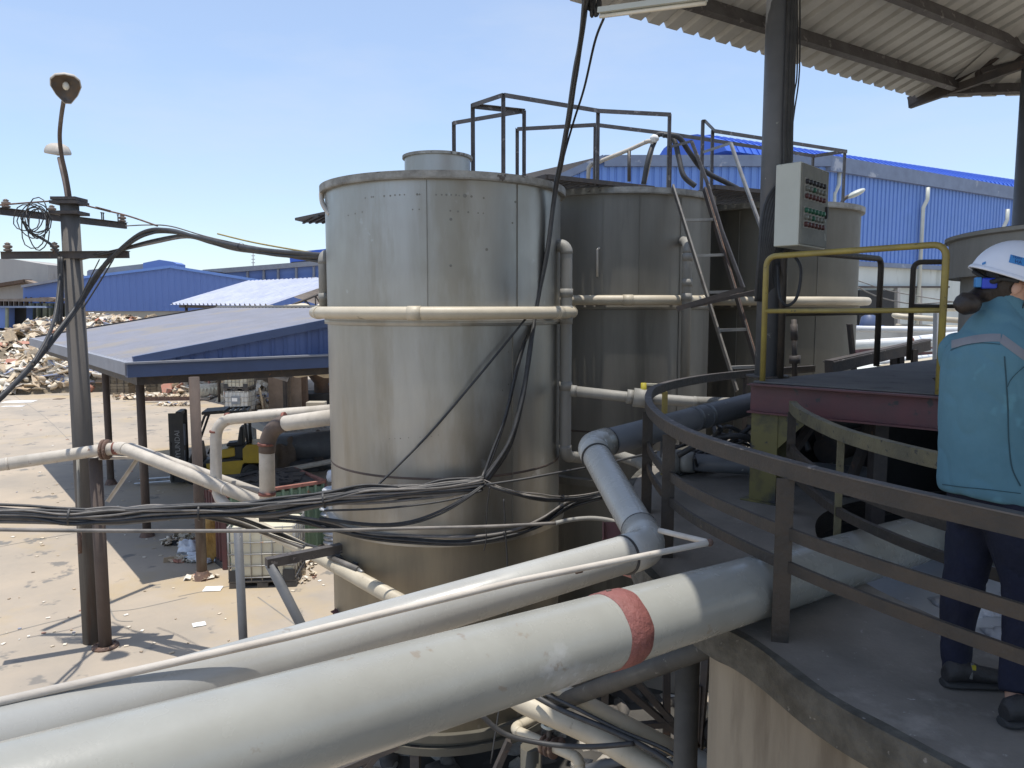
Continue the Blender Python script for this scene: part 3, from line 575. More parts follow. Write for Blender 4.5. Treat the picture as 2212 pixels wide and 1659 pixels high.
# weathered concrete building
t = thing('concrete_building', 'stained concrete factory block at the far left edge', 'building', (Yd(0, 700, 130).x, 130, 0))
MB().prism([Yd(-120, 745, 130), Yd(104, 745, 130), Yd(104, 572, 130), Yd(30, 560, 130), Yd(-120, 556, 130)], (0, 10, 0)).build('wall', 'oldconcrete', t)
MB().prism([Yd(104, 700, 134), Yd(130, 700, 134), Yd(130, 592, 134), Yd(104, 592, 134)], (0, 5, 0)).build('side_block', 'oldconcrete', t)
MB().prism([Yd(-120, 745, 122), Yd(92, 745, 122), Yd(92, 618, 122), Yd(60, 609, 122), Yd(0, 620, 122), Yd(-120, 640, 122)], (0, 5, 0)).build('front_wall', 'oldconcrete', t)
MB().beam(Yd(-60, 626, 121.5), Yd(62, 607, 121.5), 2, .5).build('roof_edge', 'hopper', t); MB().beam(Yd(60, 607, 121.5), Yd(92, 617, 121.5), 2, .3).build('roof_edge', 'pier', t)
# blue shed left with dark loading bay
t = thing('loading_shed', 'low blue shed above a dark loading bay, left of the pole', 'shed', (Yd(110, 700, 112).x, 112, 0))
MB().prism([Yd(50, 655, 113), Yd(180, 655, 113), Yd(180, 597, 113), Yd(50, 620, 113)], (0, 4, 0)).build('wall', 'bluewall_far', t)
MB().beam(Yd(48, 619, 112.7), Yd(180, 596, 112.7), .6, .35).build('roof_edge', 'greytrim', t)
for x in (54, 65, 85, 93): MB().prism([Yd(x, 655, 112.8), Yd(x + 3.5, 655, 112.8), Yd(x + 3.5, 642, 112.8), Yd(x, 642, 112.8)], (0, .1, 0)).build('window', 'hopper', t)
MB().prism([Yd(58, 745, 115), Yd(185, 745, 115), Yd(185, 655, 115), Yd(58, 655, 115)], (0, 1, 0)).build('bay_back', 'black', t)
for x, w_ in ((62, 8), (78, 6), (92, 14), (105, 6), (118, 12), (140, 8), (158, 14)): MB().prism([Yd(x, 745, 112), Yd(x + w_ * .6, 745, 112), Yd(x + w_ * .6, 655, 112), Yd(x, 655, 112)], (0, .8, 0)).build('column', 'greenwall', t)
for x in (95, 165): MB().prism([Yd(x, 745, 113), Yd(x + 22, 745, 113), Yd(x + 22, 672, 113), Yd(x, 672, 113)], (0, .5, 0)).build('panel', 'greenwall', t)
MB().prism([Yd(-60, 650, 108), Yd(108, 652, 108), Yd(122, 645, 108), Yd(104, 642, 108), Yd(40, 645, 108), Yd(-60, 646, 108)], (0, 3, 0)).build('canopy', 'pier', t)
for x in range(-20, 60, 11): MB().beam(Yd(x, 745, 109), Yd(x, 650, 109), .4, .4).build('post', 'hopper', t)
t = thing('box_trailer', 'blue box trailer with open dark end, far left behind waste paper', 'trailer', (Yd(30, 740, 104).x, 104, 0))
MB().prism([Yd(-70, 707, 104), Yd(11, 709, 104), Yd(11, 664, 104), Yd(-70, 664, 104)], (0, 6, 0)).build('box_side', 'bluewall_far', t)
MB().prism([Yd(11, 709, 103.8), Yd(16, 709, 103.8), Yd(16, 664, 103.8), Yd(11, 664, 103.8)], (0, .3, 0)).build('corner_post', 'greenwall', t)
MB().prism([Yd(16, 708, 106), Yd(54, 708, 106), Yd(54, 664, 106), Yd(16, 664, 106)], (0, .3, 0)).build('dark_end', 'black', t)
MB().prism([Yd(-70, 665, 103.5), Yd(58, 665, 103.5), Yd(55, 661, 103.5), Yd(-70, 661, 103.5)], (0, 6, 0)).build('box_roof', 'bluetrim', t)
MB().prism([Yd(-70, 715, 103.6), Yd(36, 722, 103.6), Yd(36, 716, 103.6), Yd(-70, 706, 103.6)], (0, 3, 0)).build('chassis', 'darksteel', t)
for x in (-20, 3, 16): MB().beam(Yd(x, 712, 104), V((Yd(x, 745, 104).x, 104, 0)), .6, .6).build('support_leg', 'darksteel', t)
t = thing('concrete_post', 'pale concrete post stub at the far left edge', 'post', (Yd(-2, 750, 95).x, 95, 0)); MB().beam(Yd(-1, 755, 95), Yd(-1, 715, 95), .6, .6).build('shaft', 'oldconcrete', t)
# ================================================================ BARE METAL ROOF SHED
a, b, c, d = V((-19.9, 45, 5.30)), V((-11.4, 36, 5.22)), V((-8.6, 41, 6.78)), V((-17.1, 50, 6.78))
t = thing('open_shed', 'open shed with shiny bare corrugated metal roof on trusses', 'shed', (a.x, a.y, 0))
MB().corrsheet(a, b, (d - a), .55, .10, (b - a).cross(d - a)).build('roof', 'whiteroof', t)
b2 = b + (c - b) * 2; a2 = a + (d - a) * 2
MB().corrsheet(d, c, V((3, 5.5, -1.4)), .42, .06, (b - a).cross(d - a)).build('roof', 'whiteroof', t)
mb = MB(); e0, e1 = b + V((.2, .1, -.35)), c + V((.2, .1, -.2)); bot = V((c.x, c.y, b.z - .35)) + V((.2, .1, 0))
mb.tube([e0, e1], .06, 6); mb.tube([e0, bot + V((3, 5, 0))], .06, 6)
for k in range(9):
    f = k / 8; p = e0.lerp(e1, f); q = e0.lerp(bot, f); q2 = e0.lerp(bot, min(1, f + .125)); mb.tube([p, q], .035, 5); mb.tube([p, q2], .035, 5)
mb.build('truss', 'darksteel', t)
for p in (a.lerp(b, .08), a.lerp(b, .42), a.lerp(b, .75), b + V((.3, .3, 0))): MB().tube([V((p.x + .4, p.y + .4, 0)), V((p.x + .4, p.y + .4, p.z + .05))], .09, 8).build('post', 'darksteel', t)
MB().beam(a + V((.4, .4, -.1)), b + V((.4, .4, -.1)), .1, .15).build('eave_beam', 'darksteel', t)
# dark roof scrap behind tank at left
t = thing('corrugated_awning', 'dark corrugated awning tip jutting left of the nearest tank', 'awning', (-4.5, 16, 0))
za = zat(476, 16, 637); MB().prism([G(637, 476, za), G(700, 463, za), G(780, 452, za), G(780, 483, za), G(660, 481, za)], (0, 0, .05)).build('roof_sheet', 'darksteel', t)
for k in range(6): MB().beam(G(655 + k * 14, 480, za) - Z * .02, G(690 + k * 14, 463, za) - Z * .02, .04, .03).build('sheet_rib', 'black', t)
MB().tube([V((-2.2, 15, 0)), V((-2.2, 15, 6.9))], .06, 6).build('post', 'darksteel', t)
# ================================================================ BLUE CANOPY
CA, CC = V((-15.4, 24.9, 0)), V((-6.9, 14.0, 0)); ul = (CA - CC).normalized(); uf = V((-ul.y, ul.x, 0)); uf = uf if uf.x > 0 else -uf
Lc = (CA - CC).length; ZE, RUN, SL = 4.16, 5.9, .168
def cn(s_, r_, z_=None): p = CC + ul * s_ + uf * r_; p.z = ZE + r_ * SL if z_ is None else z_; return p
t = thing('yard_canopy', 'blue open-sided canopy with dusty low-pitched roof over the forklift', 'canopy', (CC.x, CC.y, 0))
MB().corrsheet(cn(0, -.06), cn(Lc, -.06), cn(0, RUN) - cn(0, -.06), .30, .016, (-SL * uf.x, -SL * uf.y, 1)).build('roof', 'canopyroof', t)
MB().corrsheet(cn(0, RUN), cn(Lc, RUN), cn(0, 2 * RUN, ZE) - cn(0, RUN), .30, .016, (SL * uf.x, SL * uf.y, 1)).build('roof', 'canopyroof', t)
MB().beam(cn(-.1, RUN) + Z * .03, cn(Lc + .1, RUN) + Z * .03, .3, .05).build('ridge_cap', 'beigewall', t)
MB().beam(cn(-.12, -.09, ZE - .12), cn(Lc + .12, -.09, ZE - .12), .16, .24).build('gutter', 'greytrim', t)
MB().beam(cn(-.08, -.02, ZE + .02), cn(-.08, RUN) + Z * .03, .10, .16).build('verge', 'navytrim', t); MB().beam(cn(-.08, RUN) + Z * .03, cn(-.08, 2 * RUN, ZE + .02), .10, .16).build('verge', 'navytrim', t)
MB().beam(cn(Lc + .05, 0, ZE), cn(Lc + .05, RUN), .08, .12).build('verge', 'darksteel', t)
MB().beam(cn(-.10, -.15, ZE - .14), cn(-.10, 2 * RUN, ZE - .14), .2, .26).build('gable_beam', 'navytrim', t)
MB().beam(cn(-.12, -.2, ZE - .01), cn(-.12, 2 * RUN, ZE - .01), .28, .035).build('gable_gutter', 'greytrim', t)
MB().beam(cn(.15, .1, ZE - .36), cn(.15, 2 * RUN, ZE - .36), .12, .16).build('lower_beam', 'darksteel', t); MB().beam(cn(.1, .12, ZE - .36), cn(Lc, .12, ZE - .36), .12, .16).build('lower_beam', 'darksteel', t)
g0, g1 = cn(0, .3), cn(0, 2 * RUN - .3)
MB().corrwall((g0.x, g0.y, 0), (g1.x, g1.y, 0), ZE, lambda f: ZE + SL * (min(f, 1 - f) * 2 * (RUN - .3) + .3) - .02, .26, .03).build('gable_wall', 'gable', t)
def post(px, py, name='post', r_=.085):
    p = G(px, py); MB().tube([p, V((p.x, p.y, ZE - .3))], r_, 12).build(name, 'rustpost', t); MB().lathe([(r_ * 1.9, 0), (r_ * 1.2, .14), (r_, .16)], p, 10).build('post_base', 'rust', t)
post(437, 1250, r_=.095); post(318, 1158, r_=.09); post(240, 1046, r_=.095)
p = cn(.2, 2 * RUN - .2, 0); MB().tube([p, V((p.x, p.y, ZE - .3))], .09, 10).build('post', 'rustpost', t)
for s_ in (3, 6, 9, 12): MB().beam(cn(s_, .1, ZE - .25), cn(s_, RUN) - Z * .15, .08, .12).build('rafter', 'darksteel', t)
# ================================================================ WASTE PAPER HEAPS
def heap(label, lumps, n, size, group='heaps of waste paper', base_m='kraft', seed=1):
    rnd = random.Random(seed)
    def hgt(x, y):
        h = 0
        for (cx, cy, rx, ry, hh) in lumps:
            q = ((x - cx) / rx) ** 2 + ((y - cy) / ry) ** 2
            if q < 1: h = max(h, hh * (1 - q) ** .75)
        return h + (.22 * hh * mnoise.noise(V((x * .9, y * .9, seed))) if h > .1 else 0)
    mb = MB(); tries = 0; cnt = 0
    while cnt < n and tries < n * 12:
        tries += 1; L_ = rnd.choice(lumps); a = rnd.random() * 6.283; q = math.sqrt(rnd.random())
        x = L_[0] + L_[2] * q * math.cos(a); y = L_[1] + L_[3] * q * math.sin(a); h = hgt(x, y)
        if h <= 0 and rnd.random() < .6: continue
        s_ = size * rnd.choice((.5, .7, .8, 1.0, 1.0, 1.4)) ; c = V((x, y, max(.03, h + rnd.uniform(-.05, .18) * size * 2)))
        rot = (Matrix.Rotation(rnd.random() * 6.28, 3, 'Z') @ Matrix.Rotation(rnd.gauss(0, .55), 3, 'X') @ Matrix.Rotation(rnd.gauss(0, .4), 3, 'Y'))
        k = rnd.random()
        if k < .5: mb.box(c, (s_, s_ * rnd.uniform(.5, 1), s_ * rnd.uniform(.03, .10)), rot)
        elif k < .75:                               # folded sheet
            w_, l_ = s_ * .5, s_ * .45; f = rnd.uniform(.15, .5) * s_
            v = [rot @ V(p) + c for p in ((-w_, -l_, 0), (0, -l_, f), (w_, -l_, 0), (-w_, l_, 0), (0, l_, f), (w_, l_, 0))]; mb.add(v + [p - Z * .015 for p in v], [(0, 1, 4, 3), (1, 2, 5, 4), (6, 9, 10, 7), (7, 10, 11, 8), (0, 3, 9, 6), (2, 8, 11, 5)])
        else: mb.ball(c, (s_ * .45, s_ * .32, s_ * .22), rot, 7, 4, .5)
        cnt += 1
    xs = [l[0] for l in lumps]; ys = [l[1] for l in lumps]
    core = MB(); N_ = 36
    x0 = min(l[0] - l[2] for l in lumps); x1 = max(l[0] + l[2] for l in lumps); y0 = min(l[1] - l[3] for l in lumps); y1 = max(l[1] + l[3] for l in lumps)
    core.add([(x0 + (x1 - x0) * i / N_, y0 + (y1 - y0) * j / N_, max(-.1, hgt(x0 + (x1 - x0) * i / N_, y0 + (y1 - y0) * j / N_) - .06 if hgt(x0 + (x1 - x0) * i / N_, y0 + (y1 - y0) * j / N_) > 0 else -.1)) for j in range(N_ + 1) for i in range(N_ + 1)],
             [(j * (N_ + 1) + i, j * (N_ + 1) + i + 1, (j + 1) * (N_ + 1) + i + 1, (j + 1) * (N_ + 1) + i) for j in range(N_) for i in range(N_)])
    t = thing('waste_paper_heap', label, 'heap', (sum(xs) / len(xs), sum(ys) / len(ys), 0), group); t["kind"] = 'stuff'
    core.build('heap_core', base_m, t)["kind"] = 'stuff'; mb.build('loose_paper', 'paper', t)["kind"] = 'stuff'; return t
def gl(px, py, rx, ry, h): p = G(px, py); return (p.x, p.y, rx, ry, h)
heap('far sunlit mound of loose waste paper under the blue warehouse', [gl(120, 756, 6.5, 6, 3.4), gl(60, 768, 6, 6, 2.3), gl(200, 752, 8, 8, 3.7), gl(255, 750, 7, 7, 3.5), gl(345, 748, 6, 6, 3.2)], 3000, .85, seed=2)
heap('low spill of flat paper left of the nearer cardboard mound', [gl(105, 800, 4.6, 4.5, .55), gl(70, 812, 4, 3, .35)], 420, .7, seed=3)
heap('nearer mound of flattened cardboard boxes beside the pole', [gl(60, 845, 2.8, 1.9, 1.3), gl(120, 838, 2.6, 2.6, 2.3), gl(155, 838, 3.0, 2.8, 2.2), gl(205, 838, 2.4, 2.8, 2.3), gl(100, 815, 3.5, 3.5, 2.0)], 1500, .78, seed=4)
heap('long mound of mixed paper seen under the blue canopy', [gl(262, 830, 3.2, 3, 2.2), gl(330, 828, 3.2, 2.6, 2.4), gl(400, 826, 3.2, 2.6, 2.6), gl(460, 828, 3.2, 2.6, 2.5), gl(530, 830, 3.0, 2.6, 2.3), gl(560, 868, 1.8, .9, .7), gl(545, 880, 1.1, .5, .4), gl(430, 853, 1.8, .8, .6)], 2000, .6, seed=5)
heap('scatter of paper scraps in front of the standing bales', [gl(340, 860, 2.6, .5, .15), gl(410, 862, 1.6, .5, .15), gl(280, 862, 1.0, .3, .12), gl(380, 876, .9, .3, .05)], 420, .26, seed=6)
t = thing('covered_heap', 'pale dust sheet lump showing above the canopy ridge', 'heap', (-9.6, 34, 0))
mb = MB()
for x, r_ in ((590, 1.0), (620, 1.5), (655, 1.6), (690, 1.8)): p = Yd(x, 676, 34); mb.ball((p.x, 34, 3.6), (r_, 1.2, 1.55), n=16, m=10, jit=.35, fr=1.6)
mb.build('sheet', 'rollpaper', t)
# ---- bales
def bale(label, px, py, w_, d_, h_, rz, seed):
    mb = MB(); rnd = random.Random(seed); n = 9
    for k in range(n):
        ww, dd = w_ + rnd.uniform(-.07, .05), d_ + rnd.uniform(-.07, .05); mb.box((rnd.uniform(-.02, .02), 0, (k + .5) * h_ / n), (ww, dd, h_ / n - .012))
    for k in range(60):
        a = rnd.random() * 6.28; mb.box((rnd.uniform(-.5, .5) * w_, rnd.uniform(-.5, .5) * d_, rnd.choice((h_, h_, rnd.uniform(.1, h_)))), (.3, .22, .02), Matrix.Rotation(a, 3, 'Z') @ Matrix.Rotation(rnd.gauss(0, .5), 3, 'X'))
    t = thing('paper_bale', label, 'bale', (0, 0, 0), 'standing bales of cardboard'); mb.build('bale_block', 'kraft', t)
    mb = MB()
    for f in (-.3, 0, .3): mb.box((f * w_, 0, h_ / 2), (.02, d_ + .07, h_ + .03))
    mb.build('binding_wires', 'darksteel', t); t.location = G(px, py); t.rotation_euler = (0, 0, rz); return t
bale('square cardboard bale standing between first and second canopy posts', 262, 850, 1.3, 1.1, 1.45, .1, 1)
bale('dark-sided cardboard bale just right of the second canopy post', 336, 845, 1.1, 1.1, 1.55, .5, 2)
bale('stacked-layer cardboard bale left of the third canopy post', 375, 847, 1.35, 1.1, 1.6, -.05, 3)
# ---- torn roll
t = thing('paper_roll', 'torn cream paper roll lying in front of the paper mound', 'paper roll', G(452, 865))
p, q = G(427, 862) + Z * .42, G(486, 858) + Z * .42; MB().tube([p, q], .42, 20).build('roll', 'rollpaper', t)
mb = MB()
for k in range(7): c = p.lerp(q, .1 + k * .13) + V((0, -.42, -.05)); mb.prism([c + V((-.15, 0, .3)), c + V((.15, -.03, .28)), c + V((.03, -.05, -.12))], (0, -.015, 0))
mb.build('torn_flaps', 'bottle', t)
t = thing('paper_cone', 'small peaked scrap of cream paper beside the torn roll', 'scrap', G(478, 868)); MB().prism([G(464, 869), G(490, 869), G(476, 869) + Z * .5], (0, .3, 0)).build('folded_sheet', 'rollpaper', t)
t = thing('steel_beam', 'long dark steel beam lying on the yard in front of the bales', 'beam', G(380, 872))
a, b = G(297, 870) + Z * .1, G(432, 868) + Z * .1; MB().beam(a, b, .2, .02).build('web', 'rust', t); MB().beam(a + Z * .1, b + Z * .1, .03, .2).build('flange', 'rust', t)
MB().tube([b, G(452, 869) + Z * .15, G(475, 861) + Z * .2], .05, 8).build('bent_bar', 'darksteel', t)
# ---- intermediate bulk containers
def ibc(label, bm, plate=False):
    t = thing('bulk_container', label, 'liquid container', (0, 0, 0), 'caged bulk liquid containers')
    W_, D_, H0, H1 = 1.2, 1.0, .15, 1.13
    o = MB().box((0, 0, (H0 + H1) / 2 + .02), (W_ - .06, D_ - .06, H1 - H0 - .03)).build('bottle', bm, t); bv = o.modifiers.new('bevel', 'BEVEL'); bv.width = .07; bv.segments = 4
    MB().lathe([(0, H1 + .05), (.08, H1 + .05), (.08, H1 - .02)], (0, 0, 0), 14).build('cap', 'blackplastic', t)
    mb = MB(); xs = [(-W_ / 2 + .02) + i * (W_ - .04) / 6 for i in range(7)]; ys = [(-D_ / 2 + .02) + i * (D_ - .04) / 5 for i in range(6)]
    for s_ in (-1, 1):
        for x in xs: mb.tube([(x, s_ * D_ / 2, H0), (x, s_ * D_ / 2, H1 + .03)], .011, 6)
        for y in ys: mb.tube([(s_ * W_ / 2, y, H0), (s_ * W_ / 2, y, H1 + .03)], .011, 6)
    for z_ in (.2, .42, .64, .86, 1.14):
        q = [V((x, y, z_)) for x, y in ((-W_ / 2, -D_ / 2), (W_ / 2, -D_ / 2), (W_ / 2, D_ / 2), (-W_ / 2, D_ / 2), (-W_ / 2, -D_ / 2))]
        for a, b in zip(q, q[1:]): mb.tube([a, b], .013, 6)
    mb.build('cage', 'cage', t)
    mb = MB()
    for x in (-.5, 0, .5):
        for y in (-.42, 0, .42): mb.box((x, y, .05), (.2, .16, .1))
    mb.box((0, 0, .125), (W_ + .02, D_ + .02, .04)); mb.box((0, -.42, .012), (W_, .14, .024)); mb.box((0, .42, .012), (W_, .14, .024)); mb.build('pallet', 'pallet', t, bevel=.01)
    for x in (-1, 1):
        for y in (-1, 1): MB().box((x * (W_ / 2 - .12), y * (D_ / 2 - .004), .24), (.22, .035, .2)).build('corner_guard', 'blackplastic', t)
    if plate: MB().box((0, -D_ / 2 - .02, .72), (.44, .012, .40)).build('label_plate', 'plate', t); MB().box((-.05, -D_ / 2 - .03, .75), (.26, .008, .16)).build('label_sheet', 'white', t)
    return t
i1 = ibc('large cream caged container nearest the camera, beside the green bin', 'bottle'); i1.location = G(562, 1270) + V((0, .5, 0)); i1.rotation_euler = (0, 0, .09)
i2 = ibc('lower white caged container of the far two-high stack', 'bottle_white', True); p = G(512, 897); i2.location = V((p.x, p.y + .5, 0)); i2.rotation_euler = (0, 0, -.06)
i3 = dup(i1, V((p.x, p.y + .5, 1.17)), -.06, 'upper cream caged container of the far two-high stack')
pl = MB().box((0, -.52, .75), (.46, .012, .42)).add([], []); me_p = pl.build('label_plate', 'plate'); me_p.location = (0, 0, 0)
for v in me_p.data.vertices: v.co.z += .54; v.co.y += -.52
me_p.parent = i3; me_l = MB().box((0, 0, 0), (.26, .008, .18)).build('label_sheet', 'white'); me_l.location = (-.05, -.535, .70); me_l.parent = i3
# ---- piers and machine behind
t = thing('pier', 'rust-streaked concrete pier with steel edge, right of the stacked containers', 'pier', G(596, 890), 'rust-stained piers beyond the canopy')
p = G(596, 889); MB().box((p.x, p.y + .35, 1.9), (.72, .6, 3.8)).build('shaft', 'pier', t); MB().box((p.x + .42, p.y + .2, 1.9), (.12, .3, 3.8)).build('edge_plate', 'darksteel', t)
t = thing('pier', 'orange-brown pier next to the rusty brown machine', 'pier', G(641, 886), 'rust-stained piers beyond the canopy')
p = G(638, 886); MB().box((p.x, p.y + .3, 1.9), (.62, .5, 3.8)).build('shaft', 'pier', t); MB().box((p.x + .42, p.y + .3, 1.9), (.25, .35, 3.8)).build('edge_plate', 'hopper', t)
t = thing('roller_beam', 'grey roller beam fixed across the two rusty piers', 'beam', G(596, 850)); MB().tube([Yd(566, 801, 36.5), Yd(622, 818, 36.5)], .16, 12).build('roller', 'greytrim', t); MB().beam(Yd(580, 800, 36.4), Yd(630, 812, 36.4), .2, .2).build('bracket', 'darksteel', t)
t = thing('hopper_machine', 'rusty brown hopper machine on black base beyond the piers', 'machine', G(680, 885))
p = G(690, 882); MB().box((p.x + .3, p.y + 1.2, 2.9), (2.4, 1.6, 1.6)).build('hopper_body', 'hopper', t); MB().lathe([(.45, .5), (.45, 1.2), (.75, 1.6), (.8, 2.2)], (p.x - .1, p.y + 1.2, 0), 14).build('hopper_neck', 'hopper', t)
MB().box((p.x + .2, p.y + 1.2, .35), (2.8, 1.8, .7)).build('machine_base', 'black', t)
for x in (-.95, .8): MB().tube([(p.x + x, p.y + .3, .1), (p.x + x, p.y + .3, 1.9)], .05, 8).build('side_post', 'boxwhite', t)
t = thing('big_roll', 'large grey-brown drum wall behind the stacked containers', 'drum', G(560, 850)); p = G(560, 846); MB().lathe([(0, 0), (1.5, 0), (1.5, 2.6), (1.4, 2.7), (0, 2.7)], p + V((.2, 1, 0)), 30).build('drum_shell', 'pier', t)
t = thing('wood_props', 'leaning thin timber props beside the piers', 'props', G(575, 890))
for a, b in (((572, 897), (560, 838)), ((560, 838), (590, 890)), ((578, 893), (570, 860)), ((628, 872), (612, 838))): MB().beam(G(*a), Yd(b[0], b[1], G(*a).y + .3), .08, .08).build('prop', 'kraft', t)
t = thing('stone_block', 'small beige block under the far worker', 'block', G(690, 892)); MB().box(G(684, 889) + Z * .25, (.9, .6, .5)).build('block', 'beigewall', t, bevel=.03)
# ---- sludge tray
def tray():
    z_ = 1.0; F_, L_, R_ = G(617, 941, z_), G(530, 903, z_), G(725, 930, z_); Bk = L_ + (R_ - F_)
    t = thing('sludge_tray', 'flat concrete-edged tray of pale dried sludge behind the forklift', 'tray', (F_.x, F_.y, 0))
    q = [F_, R_, Bk, L_]
    for a, b in zip(q, q[1:] + q[:1]): MB().beam(a - Z * .05, b - Z * .05, .18, .26).build('edge_beam', 'oldconcrete', t)
    MB().prism([p - Z * .12 for p in q], (0, 0, -.1)).build('tray_floor', 'darksteel', t)
    mb = MB(); N_ = 26
    mb.add([(F_.lerp(R_, i / N_)).lerp(L_.lerp(Bk, i / N_), j / N_) + Z * (.02 + .10 * mnoise.noise(V((i * .7, j * .7, 2)))) for j in range(N_ + 1) for i in range(N_ + 1)], [(j * (N_ + 1) + i, j * (N_ + 1) + i + 1, (j + 1) * (N_ + 1) + i + 1, (j + 1) * (N_ + 1) + i) for j in range(N_) for i in range(N_)])
    mb.build('sludge', 'rock', t)["kind"] = 'stuff'
    for p in (F_, R_, L_): MB().beam(V((p.x, p.y, 0)) + V((.1, .3, 0)), p + V((.1, .3, -.15)), .3, .3).build('tray_leg', 'oldconcrete', t)
    MB().beam(G(680, 905, z_), G(726, 920, z_), .2, .2).build('timber', 'beigewall', t)
tray()
# ---- shaded pipe / sacks right of forklift
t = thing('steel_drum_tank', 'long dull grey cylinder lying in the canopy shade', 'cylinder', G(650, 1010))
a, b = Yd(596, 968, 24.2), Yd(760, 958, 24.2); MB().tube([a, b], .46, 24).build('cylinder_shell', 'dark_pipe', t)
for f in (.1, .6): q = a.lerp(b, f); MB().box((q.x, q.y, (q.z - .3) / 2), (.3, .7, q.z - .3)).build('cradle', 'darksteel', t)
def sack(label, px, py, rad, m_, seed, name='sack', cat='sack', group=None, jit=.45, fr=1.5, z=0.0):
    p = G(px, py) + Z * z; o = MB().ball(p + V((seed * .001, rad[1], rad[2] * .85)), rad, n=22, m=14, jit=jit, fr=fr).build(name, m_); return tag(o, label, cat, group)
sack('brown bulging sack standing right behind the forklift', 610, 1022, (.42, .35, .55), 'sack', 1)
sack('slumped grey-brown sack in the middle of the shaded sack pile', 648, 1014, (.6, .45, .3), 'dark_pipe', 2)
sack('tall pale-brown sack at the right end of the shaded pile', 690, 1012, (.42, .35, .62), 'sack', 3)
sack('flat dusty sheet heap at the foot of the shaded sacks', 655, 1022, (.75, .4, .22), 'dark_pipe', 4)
pipe('ground_pipe', 'long dusty pipe lying level behind the green bin', [G(520, 1052) + Z * .3, G(620, 1040) + Z * .35, G(760, 1022) + Z * .5], .16, 'old_pipe', .1)
# ---- green bin
A, B = G(488, 1230), G(704, 1186); A.z = B.z = 0; d = (B - A).normalized(); n_ = V((-d.y, d.x, 0)); H = 1.44
t = thing('scrap_bin', 'faded green corrugated steel bin with pinkish red rim', 'bin', A)
C_, D_ = B + n_ * 1.7, A + n_ * 1.7
for a, b, m_ in ((A, B, 'greenbin'), (B, C_, 'greenbin'), (C_, D_, 'greenbin'), (D_, A, 'maroon')): MB().corrwall(a, b, .12, H, .17, .045).build('side_wall', m_, t)
for a, b in ((A, B), (B, C_), (C_, D_), (D_, A)): MB().beam(a + Z * (H + .03), b + Z * (H + .03), .09, .06).build('rim', 'redrim', t); MB().beam(a + Z * .06, b + Z * .06, .1, .12).build('skid', 'darksteel', t)
for p in (A, B, C_, D_): MB().beam(p, p + Z * H, .09, .09).build('corner_post', 'maroon', t)
MB().prism([A + Z * (H - .05), B + Z * (H - .05), C_ + Z * (H + .03), D_ + Z * (H + .03)], (0, 0, .04)).build('bin_load', 'pallet', t)
mb = MB()
for k in range(40): mb.box(A.lerp(B, random.random()) + n_ * random.uniform(.3, 1.6) + Z * (H + .05), (random.uniform(.1, .5), random.uniform(.05, .3), .05), Matrix.Rotation(random.random() * 3, 3, 'Z') @ Matrix.Rotation(random.gauss(0, .2), 3, 'X'))
mb.build('dark_scrap', 'darksteel', t)['kind'] = 'stuff'
t = thing('bag_stack', 'stack of folded white bags between green bin and nearest tank', 'bag stack', G(712, 1200)); rnd = random.Random(3)
for k in range(14): MB().ball(G(720, 1200) + V((rnd.uniform(-.04, .04), .1, .08 + k * .1)), (.22, .25, .062), n=12, m=6, jit=.4).build('bag', 'whitebag', t)
sack('blue-white bag on top of the white bag stack', 722, 1192, (.16, .16, .14), 'whitebag', 5, 'plastic_bag', 'bag', z=1.5)
# ---- trash bags
sack('tall crumpled yellow sack against the left end of the green bin', 452, 1218, (.26, .25, .52), 'yellowsack', 6, jit=.55, fr=2.2)
sack('crumpled white bag on the ground left of the canopy post', 402, 1206, (.24, .2, .17), 'whitebag', 7, 'plastic_bag', 'bag', jit=.7, fr=2.5)
sack('flattened white bag at the foot of the canopy post', 430, 1218, (.3, .2, .10), 'whitebag', 8, 'plastic_bag', 'bag', jit=.8, fr=2.5)
sack('small yellow-brown bag beside the white bags', 398, 1200, (.1, .1, .12), 'yellowsack', 9, 'plastic_bag', 'bag', jit=.5, fr=2.5)
sack('white bag tucked under the tall yellow sack', 462, 1214, (.2, .16, .13), 'whitebag', 10, 'plastic_bag', 'bag', jit=.7, fr=2.5)
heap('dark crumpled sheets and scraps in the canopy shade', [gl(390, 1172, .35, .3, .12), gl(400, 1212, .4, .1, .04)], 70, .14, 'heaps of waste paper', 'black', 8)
heap('paper scraps beside the nearest caged container', [gl(645, 1245, .35, .45, .06), gl(650, 1222, .3, .3, .04), gl(436, 1250, .3, .12, .03)], 110, .10, 'heaps of waste paper', 'ground', 9)
def scrap(label, px, py, sx, sy, rz=0.0, m_='white'):
    p = G(px, py); mb = MB(); n = 4; vs = []
    for j in range(n + 1):
        for i in range(n + 1): vs.append(p + Matrix.Rotation(rz, 3, 'Z') @ V(((i / n - .5) * sx, (j / n - .5) * sy, .012 + .02 * abs(mnoise.noise(V((i * 1.3 + px, j * 1.7, 1)))))))
    mb.add(vs, [(j * (n + 1) + i, j * (n + 1) + i + 1, (j + 1) * (n + 1) + i + 1, (j + 1) * (n + 1) + i) for j in range(n) for i in range(n)]); o = mb.build('paper_sheet', m_); so_ = o.modifiers.new('solid', 'SOLIDIFY'); so_.thickness = .004
    return tag(o, label, 'paper', 'loose sheets on the yard')
scrap('bright white rectangular sheet left of the caged container', 460, 1273, .32, .24, .12); scrap('small white square scrap below the bright sheet', 430, 1350, .2, .17, .5)
scrap('pale crumpled sheet at the far left of the yard', 42, 868, 1.5, .9, .2); scrap('thin pale scrap beside the crumpled sheet', 28, 878, 1.1, .35, .1); scrap('small tan scrap far out on the yard', 128, 862, .5, .5, 0, 'hopper'); scrap('flat brown scrap left of the pole', 258, 984, .5, .3, .1, 'kraft')
rnd = random.Random(12); mb = MB()
